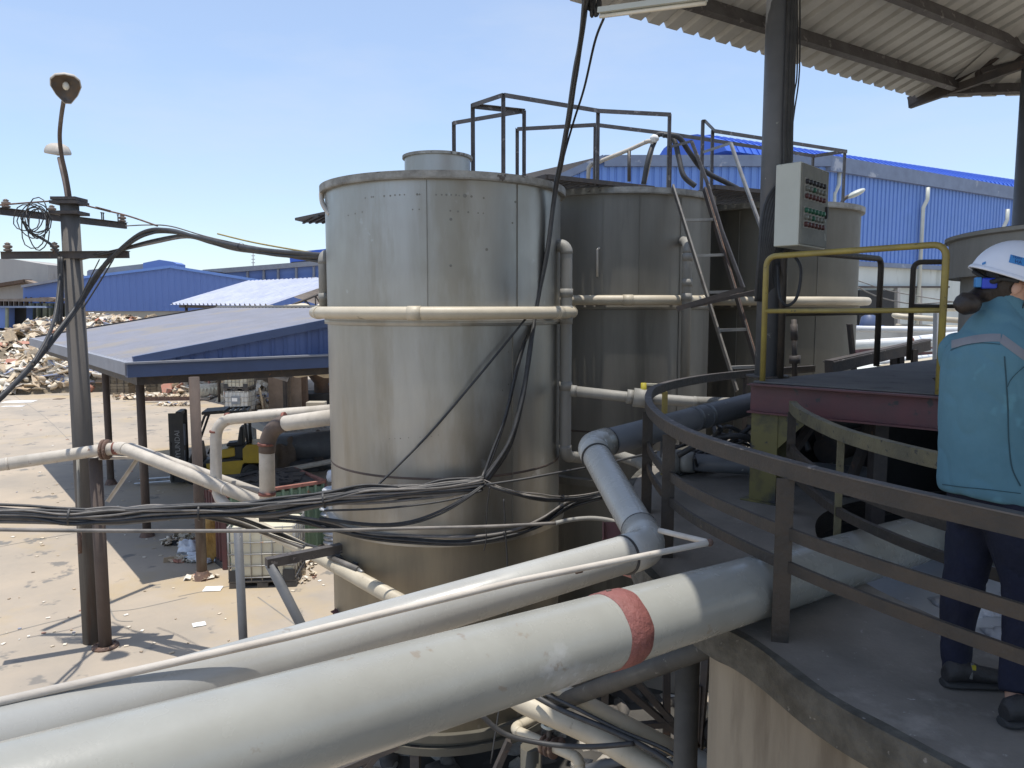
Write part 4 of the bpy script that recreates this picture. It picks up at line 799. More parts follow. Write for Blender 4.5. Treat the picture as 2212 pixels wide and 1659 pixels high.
for k in range(260):
    px, py = rnd.uniform(0, 700), 860 + 560 * rnd.random() ** 1.3; p = G(px, py); s_ = rnd.uniform(.015, .05) * (1 + p.y / 25); mb.box(p + Z * .01, (s_, s_ * .7, .012), Matrix.Rotation(rnd.random() * 3, 3, 'Z'))
tag(struct(mb.build('yard_litter', 'paper'), 'stuff'), 'tiny paper bits scattered over the concrete yard', 'litter')
# ================================================================ FORKLIFT
def forklift():
    t = thing('forklift', 'yellow and black forklift parked in the canopy shade, mast to the left', 'forklift', (0, 0, 0))
    def wheel(x, y, r_, w_):
        o = MB().lathe([(r_ * .62, -w_ / 2), (r_ * .93, -w_ / 2), (r_, -w_ / 2 + .03), (r_, w_ / 2 - .03), (r_ * .93, w_ / 2), (r_ * .62, w_ / 2)], (x, y, r_), 24, axis=(0, 1, 0)).build('wheel', 'tyre', t)
        MB().lathe([(0, -w_ / 2 + .03), (r_ * .3, -w_ / 2 + .03), (r_ * .62, -w_ / 2 + .01), (r_ * .62, w_ / 2 - .01), (r_ * .3, w_ / 2 - .03), (0, w_ / 2 - .03)], (x, y, r_), 20, axis=(0, 1, 0)).build('rim', 'fblack', o)
    for y in (-.5, .5): wheel(.72, y, .33, .24); wheel(-.82, y, .27, .2)
    MB().prism([V((x, -.5, z_)) for x, z_ in ((1.0, .28), (1.0, .62), (.45, .62), (.3, .72), (-.55, .72), (-.62, .5), (-.55, .22), (.35, .22))], (0, 1.0, 0)).build('chassis', 'fblack', t, bevel=.02)
    for y in (-.515, .5): MB().prism([V((x, y, z_)) for x, z_ in ((.42, .26), (.42, .6), (-.40, .66), (-.62, .66), (-.50, .26))], (0, .015, 0)).build('side_panel', 'fyellow', t)
    MB().prism([V((x, -.46, z_)) for x, z_ in ((.30, .70), (.32, .84), (-.05, 1.0), (-.38, 1.03), (-.38, .78), (-.10, .74))], (0, .92, 0)).build('hood', 'fyellow', t, bevel=.03)
    MB().prism([V((x, -.44, z_)) for x, z_ in ((-.2, .7), (-.36, 1.06), (-.70, 1.08), (-.72, .7))], (0, .88, 0)).build('engine_cover', 'fblack', t, bevel=.03)
    MB().prism([V((x, -.52, z_)) for x, z_ in ((-.60, .52), (-.60, 1.0), (-.72, 1.12), (-1.10, 1.12), (-1.25, 1.0), (-1.29, .6), (-1.22, .36), (-1.10, .34), (-1.05, .56), (-.62, .58))], (0, 1.04, 0)).build('counterweight', 'fyellow', t, bevel=.04)
    MB().prism([V((x, -.25, z_)) for x, z_ in ((-.1, 1.04), (-.12, 1.14), (-.42, 1.16), (-.50, 1.62), (-.60, 1.62), (-.60, 1.04))], (0, .5, 0)).build('seat', 'fblack', t, bevel=.04)
    st = MB().tube([(.45, 0, .8), (.25, 0, 1.2)], .03, 8).build('steering_column', 'fblack', t); MB().lathe([(.15, 0), (.17, .015), (.15, .03)], (.24, 0, 1.22), 18, axis=(-.4, 0, .9)).build('steering_wheel', 'fblack', st)
    MB().prism([V((x, -.42, z_)) for x, z_ in ((.98, .6), (.72, 1.15), (.62, 1.15), (.55, .62))], (0, .84, 0)).build('dashboard', 'fblack', t, bevel=.02)
    for y in (-.44, .44):
        MB().tube(arc_fillet([V((.86, y, .62)), V((.72, y, 1.2)), V((.42, y, 2.02)), V((.2, y, 2.10))], .12)[0], .035, 8).build('guard_post', 'fblack', t)
        MB().tube([(-.75, y, 1.0), (-.66, y, 2.06)], .038, 8).build('guard_post', 'fblack', t)
        MB().tube([(.66, y, 1.45), (.66, y + (.12 if y > 0 else -.12), 1.46)], .012, 6).build('mirror_arm', 'fblack', t)
    MB().tube([(-.80, .3, 1.05), (-.80, .3, 2.0)], .045, 8).build('exhaust', 'fblack', t)
    mb = MB(); mb.beam((.5, -.47, 2.07), (-.75, -.47, 2.12), .06, .06); mb.beam((.5, .47, 2.07), (-.75, .47, 2.12), .06, .06)
    for k in range(9): x = .46 - k * .148; mb.beam((x, -.47, 2.08 + .02 * (k / 8)), (x, .47, 2.08 + .02 * (k / 8)), .07, .045)
    mb.prism([(.5, -.47, 2.10), (.5, .47, 2.10), (-.15, .47, 2.135), (-.15, -.47, 2.135)], (0, 0, .02)); mb.build('overhead_guard', 'fblack', t)
    for y in (-.33, .33):
        MB().box((1.14, y, 1.08), (.17, .09, 2.06)).build('mast_rail', 'fblack', t, bevel=.01); MB().box((1.30, y * .8, 1.04), (.12, .07, 1.98)).build('mast_rail', 'fblack', t, bevel=.01)
        MB().tube([(1.12, y * .62, .15), (1.12, y * .62, 1.7)], .035, 8).build('lift_cylinder', 'greytrim', t)
    for z_ in (.12, 1.0, 2.08): MB().box((1.16, 0, z_), (.14, .72, .1)).build('mast_crossbar', 'fblack', t)
    MB().box((1.40, 0, .34), (.06, .92, .42)).build('fork_carriage', 'fblack', t)
    for k in range(5): MB().box((1.40, -.4 + k * .2, .86), (.03, .03, .7)).build('load_guard_bar', 'fblack', t)
    MB().box((1.40, 0, 1.22), (.04, .9, .04)).build('load_guard_bar', 'fblack', t)
    for y in (-.28, .28): MB().prism([V((x, y - .055, z_)) for x, z_ in ((1.42, .62), (1.46, .62), (1.47, .10), (2.45, .07), (2.45, .055), (1.42, .055))], (0, .11, 0)).build('fork', 'forksteel', t)
    # dark side cheeks of the mast with the lettering
    MB().box((1.23, .39, 1.08), (.40, .012, 2.04)).build('mast_cheek', 'fblack', t)
    text('HYUNDAI', .20, frame((1.20, .402, 1.15), (0, 0, 1), (1, 0, 0)), 'letter', t)
    return t
f = forklift(); f.location = G(486, 1036); f.rotation_euler = (0, 0, math.radians(180 + 12))
# ================================================================ UTILITY POLE
pb = G(203, 1385); PY = pb.y
pole = thing('utility_pole', 'stained concrete utility pole with two crossarms and two lamps', 'utility pole', pb)
ztop = zat(433, PY)
MB().tube([pb, pb + Z * (ztop * .5), V((pb.x, pb.y, ztop))], [.155, .142, .125], 20).build('shaft', 'pole', pole)
for y_, w_ in ((431, .36), (439, .40), (461, .40)): MB().box((pb.x, pb.y, zat(y_, PY)), (w_, .34, .045)).build('collar', 'darksteel', pole)
xa0, xa1 = G(-2, 456, 6.55), G(272, 488, 6.55)
def carm(a, b, bolts):
    o = MB().beam(a, b, .05, .10).build('crossarm', 'darksteel', pole); MB().beam(a + Z * .05, b + Z * .05, .11, .008).build('crossarm_flange', 'darksteel', o)
    for f, k in bolts:
        p = a.lerp(b, f) + Z * .055
        if k: MB().lathe([(.02, 0), (.055, .01), (.06, .03), (.03, .045), (.06, .06), (.062, .085), (.03, .10), (.045, .115), (.0, .14)], p, 14).build('insulator', 'insul', pole)
        else: MB().tube([p, p + Z * .12], .011, 6).build('bolt', 'darksteel', pole); MB().lathe([(.018, .11), (.026, .115), (.0, .13)], p, 8).build('bolt_head', 'darksteel', pole)
carm(xa0, xa1, ((.05, 1), (.38, 1), (.57, 1), (.80, 0), (.785, 0), (.93, 0), (.97, 1)))
xb0, xb1 = Yd(4, 552, 11.35), Yd(278, 550, 11.35)
carm(xb0, xb1, ((.05, 1), (.42, 1)))
# lamps
def lamp(label_name, tip, nrm, upv, s_):
    nrm = nrm.normalized(); upv = (upv - nrm * upv.dot(nrm)).normalized(); sd = upv.cross(nrm)
    out = [(-.09, -.5), (-.30, -.22), (-.42, .06), (-.40, .28), (-.26, .42), (0, .47), (.26, .42), (.40, .28), (.42, .06), (.30, -.22), (.09, -.5)]
    def ring(k, dep, ins=0): return [tip + (sd * x * k + upv * y * k) * s_ - nrm * dep * s_ for x, y in out]
    h = MB().loft([ring(.96, .01), ring(1, 0), ring(1.04, .05), ring(1.0, .14), ring(.84, .27), ring(.5, .36), ring(.05, .39)], cap=False).build('lamp_shell', 'lampshell', pole)
    MB().loft([ring(.97, .012), ring(.92, .06), ring(.74, .16), ring(.4, .23), ring(.03, .25)], cap=False).build('reflector', 'lampdark', h)
    MB().ball(tip - nrm * .07 * s_ + upv * .06 * s_, (.10 * s_, .10 * s_, .13 * s_), n=12, m=8).build('bulb', 'bulb', h)
    return h
l1 = Yd(143, 192, PY - 1.0); l2 = Yd(125, 333, PY + 1.1)
arm1 = spline([Yd(152, 470, PY), Yd(151, 430, PY), Yd(143, 380, PY - .1), Yd(133, 335, PY - .25), Yd(129, 295, PY - .4), Yd(132, 255, PY - .65), Yd(138, 215, PY - .9)], 6)
MB().tube(arm1, .028, 10).build('lamp_arm', 'rustpost', pole)
MB().tube(spline([Yd(146, 440, PY + .05), Yd(140, 400, PY + .2), Yd(131, 360, PY + .6), Yd(127, 342, PY + .95)], 6), .024, 10).build('lamp_arm', 'rustpost', pole)
lamp('a', l1, V((.40, -.66, -.64)), V((.1, -.3, 1)), .42); lamp('b', l2, V((-.12, .20, -.97)), V((-.45, .8, .35)), .44)
# conduits on the pole
for (x0, x1_, r_) in ((128, 131, .03), (133, 137, .025)): MB().tube(spline([Yd(x0, 555, PY - .18), Yd(x0 + 1, 640, PY - .2), Yd(x0 - 3, 700, PY - .25)], 5), r_, 8).build('conduit', 'cable', pole)
t = thing('cable_coil', 'loose coil of thin black wire hanging on the crossarm', 'wire coil', Yd(110, 500, PY - .3)); rnd = random.Random(5)
for k in range(9):
    cx, cy, rx, ry = 68 + rnd.uniform(-14, 16), 484 + rnd.uniform(-14, 16), rnd.uniform(16, 34), rnd.uniform(24, 46); a0 = rnd.random() * 6
    MB().tube([Yd(cx + rx * math.cos(a0 + a / 14 * 6.28) * (1 + .15 * math.sin(a)), cy + ry * math.sin(a0 + a / 14 * 6.28), PY - .35 + .12 * math.sin(a * .9 + k)) for a in range(15)], .008, 6).build('wire_loop', 'cable', t)
MB().tube(spline([Yd(52, 478, PY - .3), Yd(62, 500, PY - .3), Yd(88, 514, PY - .3), Yd(112, 530, PY - .3), Yd(127, 552, PY - .25)], 5), .02, 8).build('wire_tail', 'cable', t)
t = thing('steel_rod', 'thin rusty rod hanging beside the utility pole foot', 'rod', Yd(171, 1192, 11.2)); MB().tube([Yd(168, 990, 11.2), Yd(172, 1150, 11.2)], .022, 8).build('rod', 'riser', t); MB().tube([Yd(172, 1150, 11.2), Yd(173, 1195, 11.2)], .03, 8).build('rod_end', 'rust', t)
# ================================================================ RUSTY POST + YARD PIPES
rb = G(228, 1398); t = thing('steel_post', 'rusty round steel post bolted down beside the utility pole', 'post', rb)
MB().tube([rb, V((rb.x, rb.y, zat(988, rb.y)))], .092, 16).build('shaft', 'rustpost', t); MB().lathe([(0, 0), (.19, 0), (.19, .03), (.10, .035)], rb, 16).build('base_flange', 'rust', t)
MB().beam(Yd(196, 990, rb.y), Yd(345, 986, rb.y + .2), .16, .03).build('bracket_plate', 'old_pipe', t); MB().angle(Yd(298, 990, rb.y + .1), Yd(232, 1085, rb.y), .05, .008).build('brace', 'old_pipe', t)
for a in range(6): MB().lathe([(0, .05), (.018, .05), (.018, .03)], rb + V((.155 * math.cos(a * 1.047), .155 * math.sin(a * 1.047), 0)), 6).build('bolt', 'rust', t)
ry = rb.y
t = pipe('yard_pipe', 'dusty pipe from the left edge with flange, bending right on the rusty post', [Yd(-40, 1010, ry - .7), Yd(226, 971, ry - .05), Yd(262, 967, ry - .05), Yd(585, 1094, ry - 1.15)], .175, 'old_pipe', .3, joints=((0, .2), (2, .72)), jm='old_pipe', group='dusty yard pipes', jl=.04, jr=1.04)
for x in (222, 230): MB().lathe([(.09, 0), (.15, 0), (.15, .03), (.09, .03)], Yd(x, 971, ry - .05), 18, axis=(1, .0, .0)).build('flange', 'rust', t)
MB().tube([Yd(246, 969, ry - .05), Yd(262, 968, ry - .05)], .094, 16).build('joint', 'redjoint', t)
pipe('yard_pipe', 'thinner dusty pipe running parallel behind the bent one', [Yd(252, 968, ry + .2), Yd(285, 966, ry + .15), Yd(590, 1074, ry - .7)], .125, 'old_pipe', .2, group='dusty yard pipes', joints=((1, .6),), jl=.03, jr=1.04)
t = pipe('gooseneck_pipe', 'slimmer grey gooseneck pipe left of the thick one', [Yd(735, 884, 10.2), Yd(466, 908, 10.6), Yd(467, 1072, 10.6), Yd(510, 1112, 10.2)], .155, 'old_pipe', .32, elbows=False, group='gooseneck pipes')
for q in (((488, 905), (497, 904)), ((466, 930), (466, 934)), ((467, 1056), (467, 1061))): MB().tube([Yd(q[0][0], q[0][1], 10.6), Yd(q[1][0], q[1][1] , 10.6)], .085, 16).build('joint', 'redjoint', t)
t = pipe('gooseneck_pipe', 'thick gooseneck pipe with rust-brown elbow beside nearest tank', [Yd(735, 899, 9.3), Yd(576, 920, 9.9), Yd(578, 1112, 9.9)], .20, 'old_pipe', .42, elbows=False, group='gooseneck pipes')
pts_, arcs_ = arc_fillet([Yd(735, 899, 9.3), Yd(576, 920, 9.9), Yd(578, 1112, 9.9)], .42); MB().tube(arcs_[0], .106, 18).build('elbow', 'rustpost', t)
for q in (((575, 957), (575, 962)), ((577, 1063), (577, 1069)), ((612, 909), (618, 908))): MB().tube([Yd(q[0][0], q[0][1], 9.88), Yd(q[1][0], q[1][1], 9.88)], .112, 18).build('joint', 'redjoint', t)
pipe('level_pipe', 'dusty pipe behind the gooseneck pipes at tank edge', [Yd(560, 893, 11.6), Yd(735, 881, 11.0)], .11, 'old_pipe')
t = pipe('sloping_pipe', 'cream pipe sloping down past the nearest tank with cables tied on', [Yd(480, 1098, 10.4), Yd(690, 1203, 8.15), Yd(880, 1308, 6.6)], .145, 'cream_pipe', .3, joints=(), elbows=False)
for x, y, Y in ((745, 1233, 7.75), (803, 1265, 7.25), (838, 1285, 6.95), (842, 1287, 6.92)): a = Yd(x, y, Y); dd = (Yd(880, 1308, 6.6) - Yd(690, 1203, 8.15)).normalized(); MB().tube([a, a + dd * .012], .078, 14).build('tie_wire', 'cable_dusty', t)
# pipe support frame
t = thing('pipe_support', 'grey steel frame of post, arm and raking strut carrying the sloping pipe', 'pipe support', G(522, 1500, 0))
p = Yd(514, 1145, 8.9); MB().tube([p, V((p.x + .03, p.y, 0))], .052, 12).build('post', 'dark_pipe', t)
a, b = Yd(575, 1216, 7.4), Yd(748, 1181, 7.9); MB().beam(a, b, .09, .09).build('arm', 'railsteel', t)
s0, s1 = Yd(583, 1218, 7.42), Yd(676, 1400, 7.6); MB().tube([s0, s0 + (s1 - s0) * 1.9], .05, 12).build('strut', 'dark_pipe', t)
t = thing('foot_bracket', 'small maroon steel bracket at left foot of the nearest tank', 'bracket', Yd(735, 1330, 8.0)); MB().beam(Yd(722, 1318, 8.0), Yd(745, 1333, 7.9), .1, .012).build('plate', 'maroon', t); MB().beam(Yd(722, 1318, 8.0), Yd(724, 1332, 8.0), .1, .012).build('gusset', 'maroon', t)
# ================================================================ CONCRETE BASIN: slab, wall, pit
ZS = 3.65
def P3(l, z): return [V((x, y, z)) for x, y in l]
_e = [G(x, y, ZS) for x, y in ((2058, 1659), (1905, 1578), (1808, 1524), (1718, 1464), (1648, 1408), (1588, 1371), (1532, 1344))]
outer = spline(P3([(3.0, .2), (1.80, 1.70)], ZS) + _e + P3([(.82, 3.95), (.74, 4.5), (.79, 5.4), (.92, 6.2), (1.22, 7.1), (1.8, 8.1), (2.6, 8.9), (3.6, 9.4)], ZS), 5)
inner = spline(P3([(4.2, 1.9), (3.4, 2.15), (2.75, 2.6), (2.28, 3.15), (2.04, 3.69), (1.92, 4.19), (1.97, 4.8), (2.2, 5.4), (2.6, 5.8), (3.2, 6.1), (4.0, 6.2), (4.6, 6.2), (5.0, 6.2), (5.4, 6.2), (5.8, 6.2)], ZS), 5)
basin = thing('concrete_basin', 'round concrete basin with dirty walkway slab under the railings', 'basin', (3.2, 4.5, 0))
mb = MB(); n = len(outer); TH = .16
from mathutils.geometry import tessellate_polygon
loop_ = outer + list(reversed(inner)); k_ = len(loop_); tri = tessellate_polygon([loop_])
vs = loop_ + [p - Z * TH for p in loop_]; fs = [tuple(t_) for t_ in tri] + [tuple(i + k_ for i in t_) for t_ in tri] + [(i, (i + 1) % k_, (i + 1) % k_ + k_, i + k_) for i in range(k_)]
mb.add(vs, fs).build('walkway_slab', 'slab', basin)
mb = MB(); ev = []
for i, p in enumerate(outer):
    q = outer[min(i + 1, n - 1)] - outer[max(i - 1, 0)]; nn = V((q.y, -q.x, 0)).normalized() * -1
    j = .008 * mnoise.noise(p * 4); ev += [p - nn * (.055 + 3 * j) + Z * .003, p + nn * (.004 + j) + Z * .003, p + nn * (.012 + j) - Z * (TH * .5), p + nn * (.004 - j) - Z * (TH + .003)]
mb.add(ev, [(4 * i + k, 4 * i + 4 + k, 4 * i + 5 + k, 4 * i + 1 + k) for i in range(n - 1) for k in (0, 1, 2)]).build('slab_edge', 'slabedge', basin)
mb = MB(); iv = []
for p in inner: iv += [p, p - Z * 1.4]
mb.add(iv, [(2 * i, 2 * i + 1, 2 * i + 3, 2 * i + 2) for i in range(len(inner) - 1)]).build('pit_wall', 'black', basin)  # black colour paints the deck's shade inside the pit
wl = spline(P3([(3.05, .26), (1.84, 1.76)] + [(p.x + .035, p.y + .035) for p in _e[:6]] + [(.995, 3.58), (1.04, 3.85), (1.35, 4.3), (1.7, 5.1), (2.1, 5.9), (2.6, 6.7), (3.4, 7.3)], 0), 5)
mb = MB(); iv = []
for p in wl: iv += [V((p.x, p.y, ZS - TH)), V((p.x, p.y, 2.9)), V((p.x, p.y, 0))]
mb.add(iv, [(3 * i + k, 3 * i + 1 + k, 3 * i + 4 + k, 3 * i + 3 + k) for i in range(len(wl) - 1) for k in (0, 1)], True).build('round_wall', 'render', basin)
mb = MB(); m_ = len(inner); pc = sum(inner, V()) / m_; mb.add([V((p.x, p.y, 3.42)) for p in inner] + [V((6.5, 5.5, 3.42)), V((6.5, 1.5, 3.42)), V((4.5, .8, 3.42))], [tuple(range(m_ + 3))]); o = mb.build('pulp_surface', 'pulp', basin)
for (x, y) in ((1.13, 4.75), (2.6, 8.2)):
    MB().tube([(x, y, 0), (x, y, ZS - TH)], .078, 16).build('support_column', 'grime_pipe', basin)
t = thing('foam_patch', 'lumpy grey-white foam floating on the pulp between the worker legs', 'foam', (2.85, 3.9, 3.42)); t["kind"] = 'stuff'
mb = MB(); rnd = random.Random(4)
for k in range(90): mb.ball((2.85 + rnd.gauss(0, .16), 3.95 + rnd.gauss(0, .30), 3.42), (rnd.uniform(.04, .12), rnd.uniform(.05, .16), rnd.uniform(.01, .05)), n=8, m=5, jit=.5, fr=4)
mb.build('foam', 'whitebag', t)["kind"] = 'stuff'
# ---- curved outer railing
def ztr(l, z): return spline(P3(l, z), 6)
RO = [(2.6, 1.15), (2.1, 1.82), (1.66, 2.49), (1.40, 2.95), (1.22, 3.36), (1.02, 3.98), (.945, 4.5), (.95, 5.1), (1.0, 5.6), (1.09, 6.08), (1.22, 6.55), (1.50, 7.1), (2.0, 7.75), (2.73, 8.4), (3.5, 8.9)]
ZR = 4.47
t = thing('basin_railing', 'grimy dark curved railing with three rails round the outer slab edge', 'railing', (1.22, 3.36, ZS), 'curved basin railings')
MB().ribbon(ztr(RO, ZR - .035), .045, .07).build('top_rail', 'olive', t)
o = MB().ribbon(ztr(RO, ZR + .004), .05, .006).build('rail_cap', 'railsteel', t)
MB().ribbon(ztr(RO[:12], 4.15), .02, .055).build('middle_rail', 'olive', t); MB().ribbon(ztr(RO[:12], 4.0), .02, .05).build('lower_rail', 'olive', t)
def rpost(x, y, m_='olive', w_=.075, ang=0.0, z1=ZR - .07):
    rt = Matrix.Rotation(ang, 3, 'Z'); mb = MB(); mb.box(V((x, y, (ZS + z1) / 2)) + rt @ V((0, .0, 0)), (w_, .010, z1 - ZS), rt); mb.box(V((x, y, (ZS + z1) / 2)) + rt @ V((w_ / 2 - .005, w_ / 2 + .005, 0)), (.010, w_ - .002, z1 - ZS), rt); return mb.build('post', m_, t)
for x, y, a in ((1.205, 3.33, -.25), (.93, 4.5, -.1), (.98, 5.5, .1), (2.15, 1.72, -.5), (1.62, 2.6 - 1.9, 0)): 
    if y > 1: rpost(x, y, ang=a)
rpost(1.36, 6.8, 'yellow', .05); rpost(2.5, 8.2, 'darksteel', .05)
t = thing('basin_railing', 'worn yellow inner railing curving behind the worker', 'railing', (2.0, 5.45, ZS), 'curved basin railings')
RI = [(2.04, 5.55), (1.955, 5.2), (1.90, 4.8), (1.87, 4.35), (1.90, 4.0), (1.99, 3.6), (2.16, 3.2), (2.5, 2.75), (3.0, 2.4)]
MB().ribbon(ztr(RI, ZR - .035), .05, .075).build('top_rail', 'yellowgrime', t); MB().ribbon(ztr(RI, 4.14), .03, .05).build('middle_rail', 'olive', t)
MB().ribbon(ztr(RI, 3.985), .03, .05).build('lower_rail', 'olive', t)
rpost(2.02, 5.5, 'olive', .06); rpost(1.87, 4.32, 'yellowgrime', .04); rpost(2.4, 2.9, 'olive', .05)
# ================================================================ STEEL DECK
DZ = 4.58
dk = thing('steel_deck', 'raised steel deck plate on maroon beams beside the column', 'platform', (1.98, 5.87, ZS))
dpts = [(1.88, 5.96), (2.86, 5.06), (3.12, 5.6), (3.4, 6.2), (4.0, 6.78), (4.9, 6.95), (6.2, 8.0), (5.3, 9.0), (4.8, 8.6), (3.9, 7.75), (2.9, 6.82)]
MB().prism(P3(dpts, DZ), (0, 0, -.012)).build('deck_plate', 'deck', dk)
def channel(a, b, h, m_, name='beam'):
    a, b = V(a), V(b); d, sd, u = basis(b - a); mb = MB(); mb.beam(a - Z * h / 2, b - Z * h / 2, .012, h - .024); 
    for z_ in (0, -h): mb.beam(a + sd * .03 + Z * (z_ + (-.006 if z_ == 0 else .006)), b + sd * .03 + Z * (z_ + (-.006 if z_ == 0 else .006)), .075, .012)
    return mb.build(name, m_, dk)
channel((1.86, 5.95, DZ - .015), (2.95, 4.95, DZ - .015), .225, 'maroon', 'front_beam'); channel((1.87, 5.97, DZ - .015), (4.8, 8.62, DZ - .015), .18, 'darksteel', 'side_beam')
for f in (.25, .5, .75): a = V((1.86, 5.95, 0)).lerp(V((2.9, 5.0, 0)), f); MB().beam(V((a.x, a.y, DZ - .1)), V((a.x + 1.6, a.y + 1.5, DZ - .1)), .05, .14).build('joist', 'darksteel', dk)
cx_, cy_ = 1.995, 5.90; ang = math.atan2(-.9, 1.0)
mb = MB(); rt = Matrix.Rotation(ang, 3, 'Z'); hh = DZ - .24 - ZS
for s_ in (-1, 1): mb.box(V((cx_, cy_, ZS + hh / 2)) + rt @ V((0, s_ * .09, 0)), (.21, .012, hh), rt)
mb.box(V((cx_, cy_, ZS + hh / 2)), (.012, .168, hh), rt); mb.box(V((cx_, cy_, ZS + .006)), (.32, .28, .012), rt); mb.build('deck_column', 'yellowpost', dk)
mb = MB(); p = V((cx_, cy_, 0)) + rt @ V((.105, -.09, 0)); mb.prism([V((p.x, p.y, DZ - .24)), V((p.x, p.y, DZ - .5)), V((p.x, p.y, DZ - .24)) + rt @ V((.25, 0, 0))], rt @ V((0, .012, 0))); mb.build('gusset', 'yellowpost', dk)
for x, y in ((2.7, 5.6), (3.1, 6.6), (4.3, 7.4)): MB().beam((x, y, ZS if x > 3 else 3.2), (x, y, DZ - .1), .1, .1).build('leg', 'darksteel', dk)
for a, b in (((2.35, 5.85, DZ - .25), (2.1, 6.2, ZS)), ((2.9, 6.1, DZ - .3), (2.65, 6.0, ZS)), ((2.6, 6.6, DZ - .3), (2.9, 6.9, ZS))): MB().beam(a, b, .07, .05).build('brace', 'darksteel', dk)
# pipe lying on slab
t = pipe('slab_pipe', 'grey socketed pipe lying on the slab behind the yellow post', [Pc(1420, 993, 6.9), Pc(1640, 1008, 6.6), Pc(1905, 1032, 6.2)], .155, 'dark_pipe', .2, elbows=False)
a, b = Pc(1432, 994, 6.88), Pc(1470, 997, 6.83); MB().tube([a, b], .105, 18).build('socket', 'riser', t); MB().tube([b, Pc(1500, 999, 6.78)], .092, 18).build('socket', 'riser', t)
t = thing('cable_tangle', 'tangle of dark cables and hoses behind the curved railing', 'cables', (1.9, 7.0, ZS)); rnd = random.Random(9)
for k in range(16):
    p0 = V((1.3 + rnd.random() * .5, 6.5 + rnd.random() * .6, 3.75 + rnd.random() * .15)); pts = [p0]
    for j in range(5): pts.append(pts[-1] + V((rnd.uniform(.0, .3), rnd.uniform(-.12, .22), rnd.uniform(-.12, .22))))
    MB().tube(spline(pts, 5), rnd.choice((.014, .02, .028)), 6).build('cable', 'cable', t)
for k in range(5): MB().tube([Pc(1398 + k * 2, 1105 - k * 11, 7.2), Pc(1470, 1052 - k * 9, 6.9), Pc(1560, 985 - k * 8, 7.2)], .018, 6).build('cable', 'cable', t)
# ---- yellow handrails on deck
def hrail(label, pts, mid, m_='yellow', r_=.022, rf=.09):
    t = thing('deck_handrail', label, 'railing', min(pts, key=lambda p: p.z), 'tubular handrails on the steel deck'); MB().tube(arc_fillet(pts, rf)[0], r_, 12).build('rail_frame', m_, t)
    if mid: MB().tube(mid, r_ * .8, 12).build('middle_rail', m_, t)
    return t
a = G(1647, 823, DZ); b = V((2.80, 5.02, DZ)); zt = 5.535
hrail('yellow tubular handrail on the front edge of the steel deck', [a, V((a.x, a.y, zt)), V((b.x, b.y, zt + .02)), b], [V((a.x, a.y, 5.12)), V((b.x, b.y, 5.13))])
c_ = G(1893, 791, DZ); hrail('brownish tubular handrail on the left rear edge of the deck', [V((2.15, 6.15, DZ)), V((2.15, 6.15, 5.6)), V((c_.x, c_.y, 5.61)), c_], [V((2.15, 6.15, 5.10)), V((c_.x, c_.y, 5.10))], 'olive', .028)
d_ = G(1963, 778, DZ); hrail('brownish tubular handrail farthest back on the deck', [d_, V((d_.x, d_.y, 5.63)), V((5.3, 8.2, 5.63)), V((5.3, 8.2, DZ))], [V((d_.x, d_.y, 5.16)), V((5.3, 8.2, 5.16))], 'olive', .028)
# cable tray and sticks behind deck
t = thing('cable_tray', 'dark cable tray rising to the right behind the deck', 'cable tray', Yd(1840, 800, 8.6)); MB().beam(Yd(1790, 792, 8.4), Yd(2002, 744, 9.6), .1, .14).build('tray', 'darksteel', t); MB().beam(Yd(1790, 782, 8.4), Yd(2002, 734, 9.6), .14, .012).build('tray_lid', 'railsteel', t)
for px in (1930, 1946, 1975): MB().beam(Yd(px, 755, 9.3), Yd(px, 800, 9.3), .06, .06).build('tray_leg', 'darksteel', t)
t = thing('stub_pipe', 'dark upright pipe stub with taped joint behind the column', 'pipe', Yd(1717, 810, 8.4)); MB().tube([Yd(1717, 815, 8.4), Yd(1715, 690, 8.4)], .028, 12).build('pipe_run', 'darksteel', t); MB().tube([Yd(1717, 785, 8.4), Yd(1717, 768, 8.4)], .06, 12).build('flange', 'darksteel', t); MB().tube([Yd(1716, 735, 8.4), Yd(1715, 700, 8.4)], .038, 12).build('taped_joint', 'darksteel', t)
t = thing('steel_stub', 'leaning dark steel stub by the farthest tank', 'bar', Yd(1840, 800, 9)); MB().beam(Yd(1845, 800, 9), Yd(1835, 700, 9), .10, .03).build('bar', 'darksteel', t); MB().tube([Yd(1843, 775, 9), Yd(1858, 778, 9)], .025, 8).build('peg', 'riser', t)
# ================================================================ BIG PIPES
def W2(px, py, d): return Pc(px, py, d)
la, ra = Pc(713, 1541, 2.244), Pc(1858, 1202, 4.355); dv = (ra - la)
p0, p1 = la - dv * .75, ra + dv * .40
bp = thing('main_pipe', 'largest grey-green pipe crossing the whole foreground with red band', 'pipe', ra)
MB().tube([p0 + (p1 - p0) * k / 10 for k in range(11)], .1455, 40).build('pipe_run', 'grey_pipe', bp)
def at_px(px):                       # parameter on the axis seen at a picture column
    lo, hi = 0.0, 1.0
    for _ in range(40):
        m__ = (lo + hi) / 2; q = p0.lerp(p1, m__) - EYE; x = q.x / (q.y * cP - q.z * sP) * FPX + 1106
        if x < px: lo = m__
        else: hi = m__
    return lo
f0, f1 = at_px(1303), at_px(1350); q0, q1 = p0.lerp(p1, f0), p0.lerp(p1, f1); da = (q1 - q0).normalized(); d_, sd_, u_ = basis(da)
mb = MB(); rings = []; n = 56
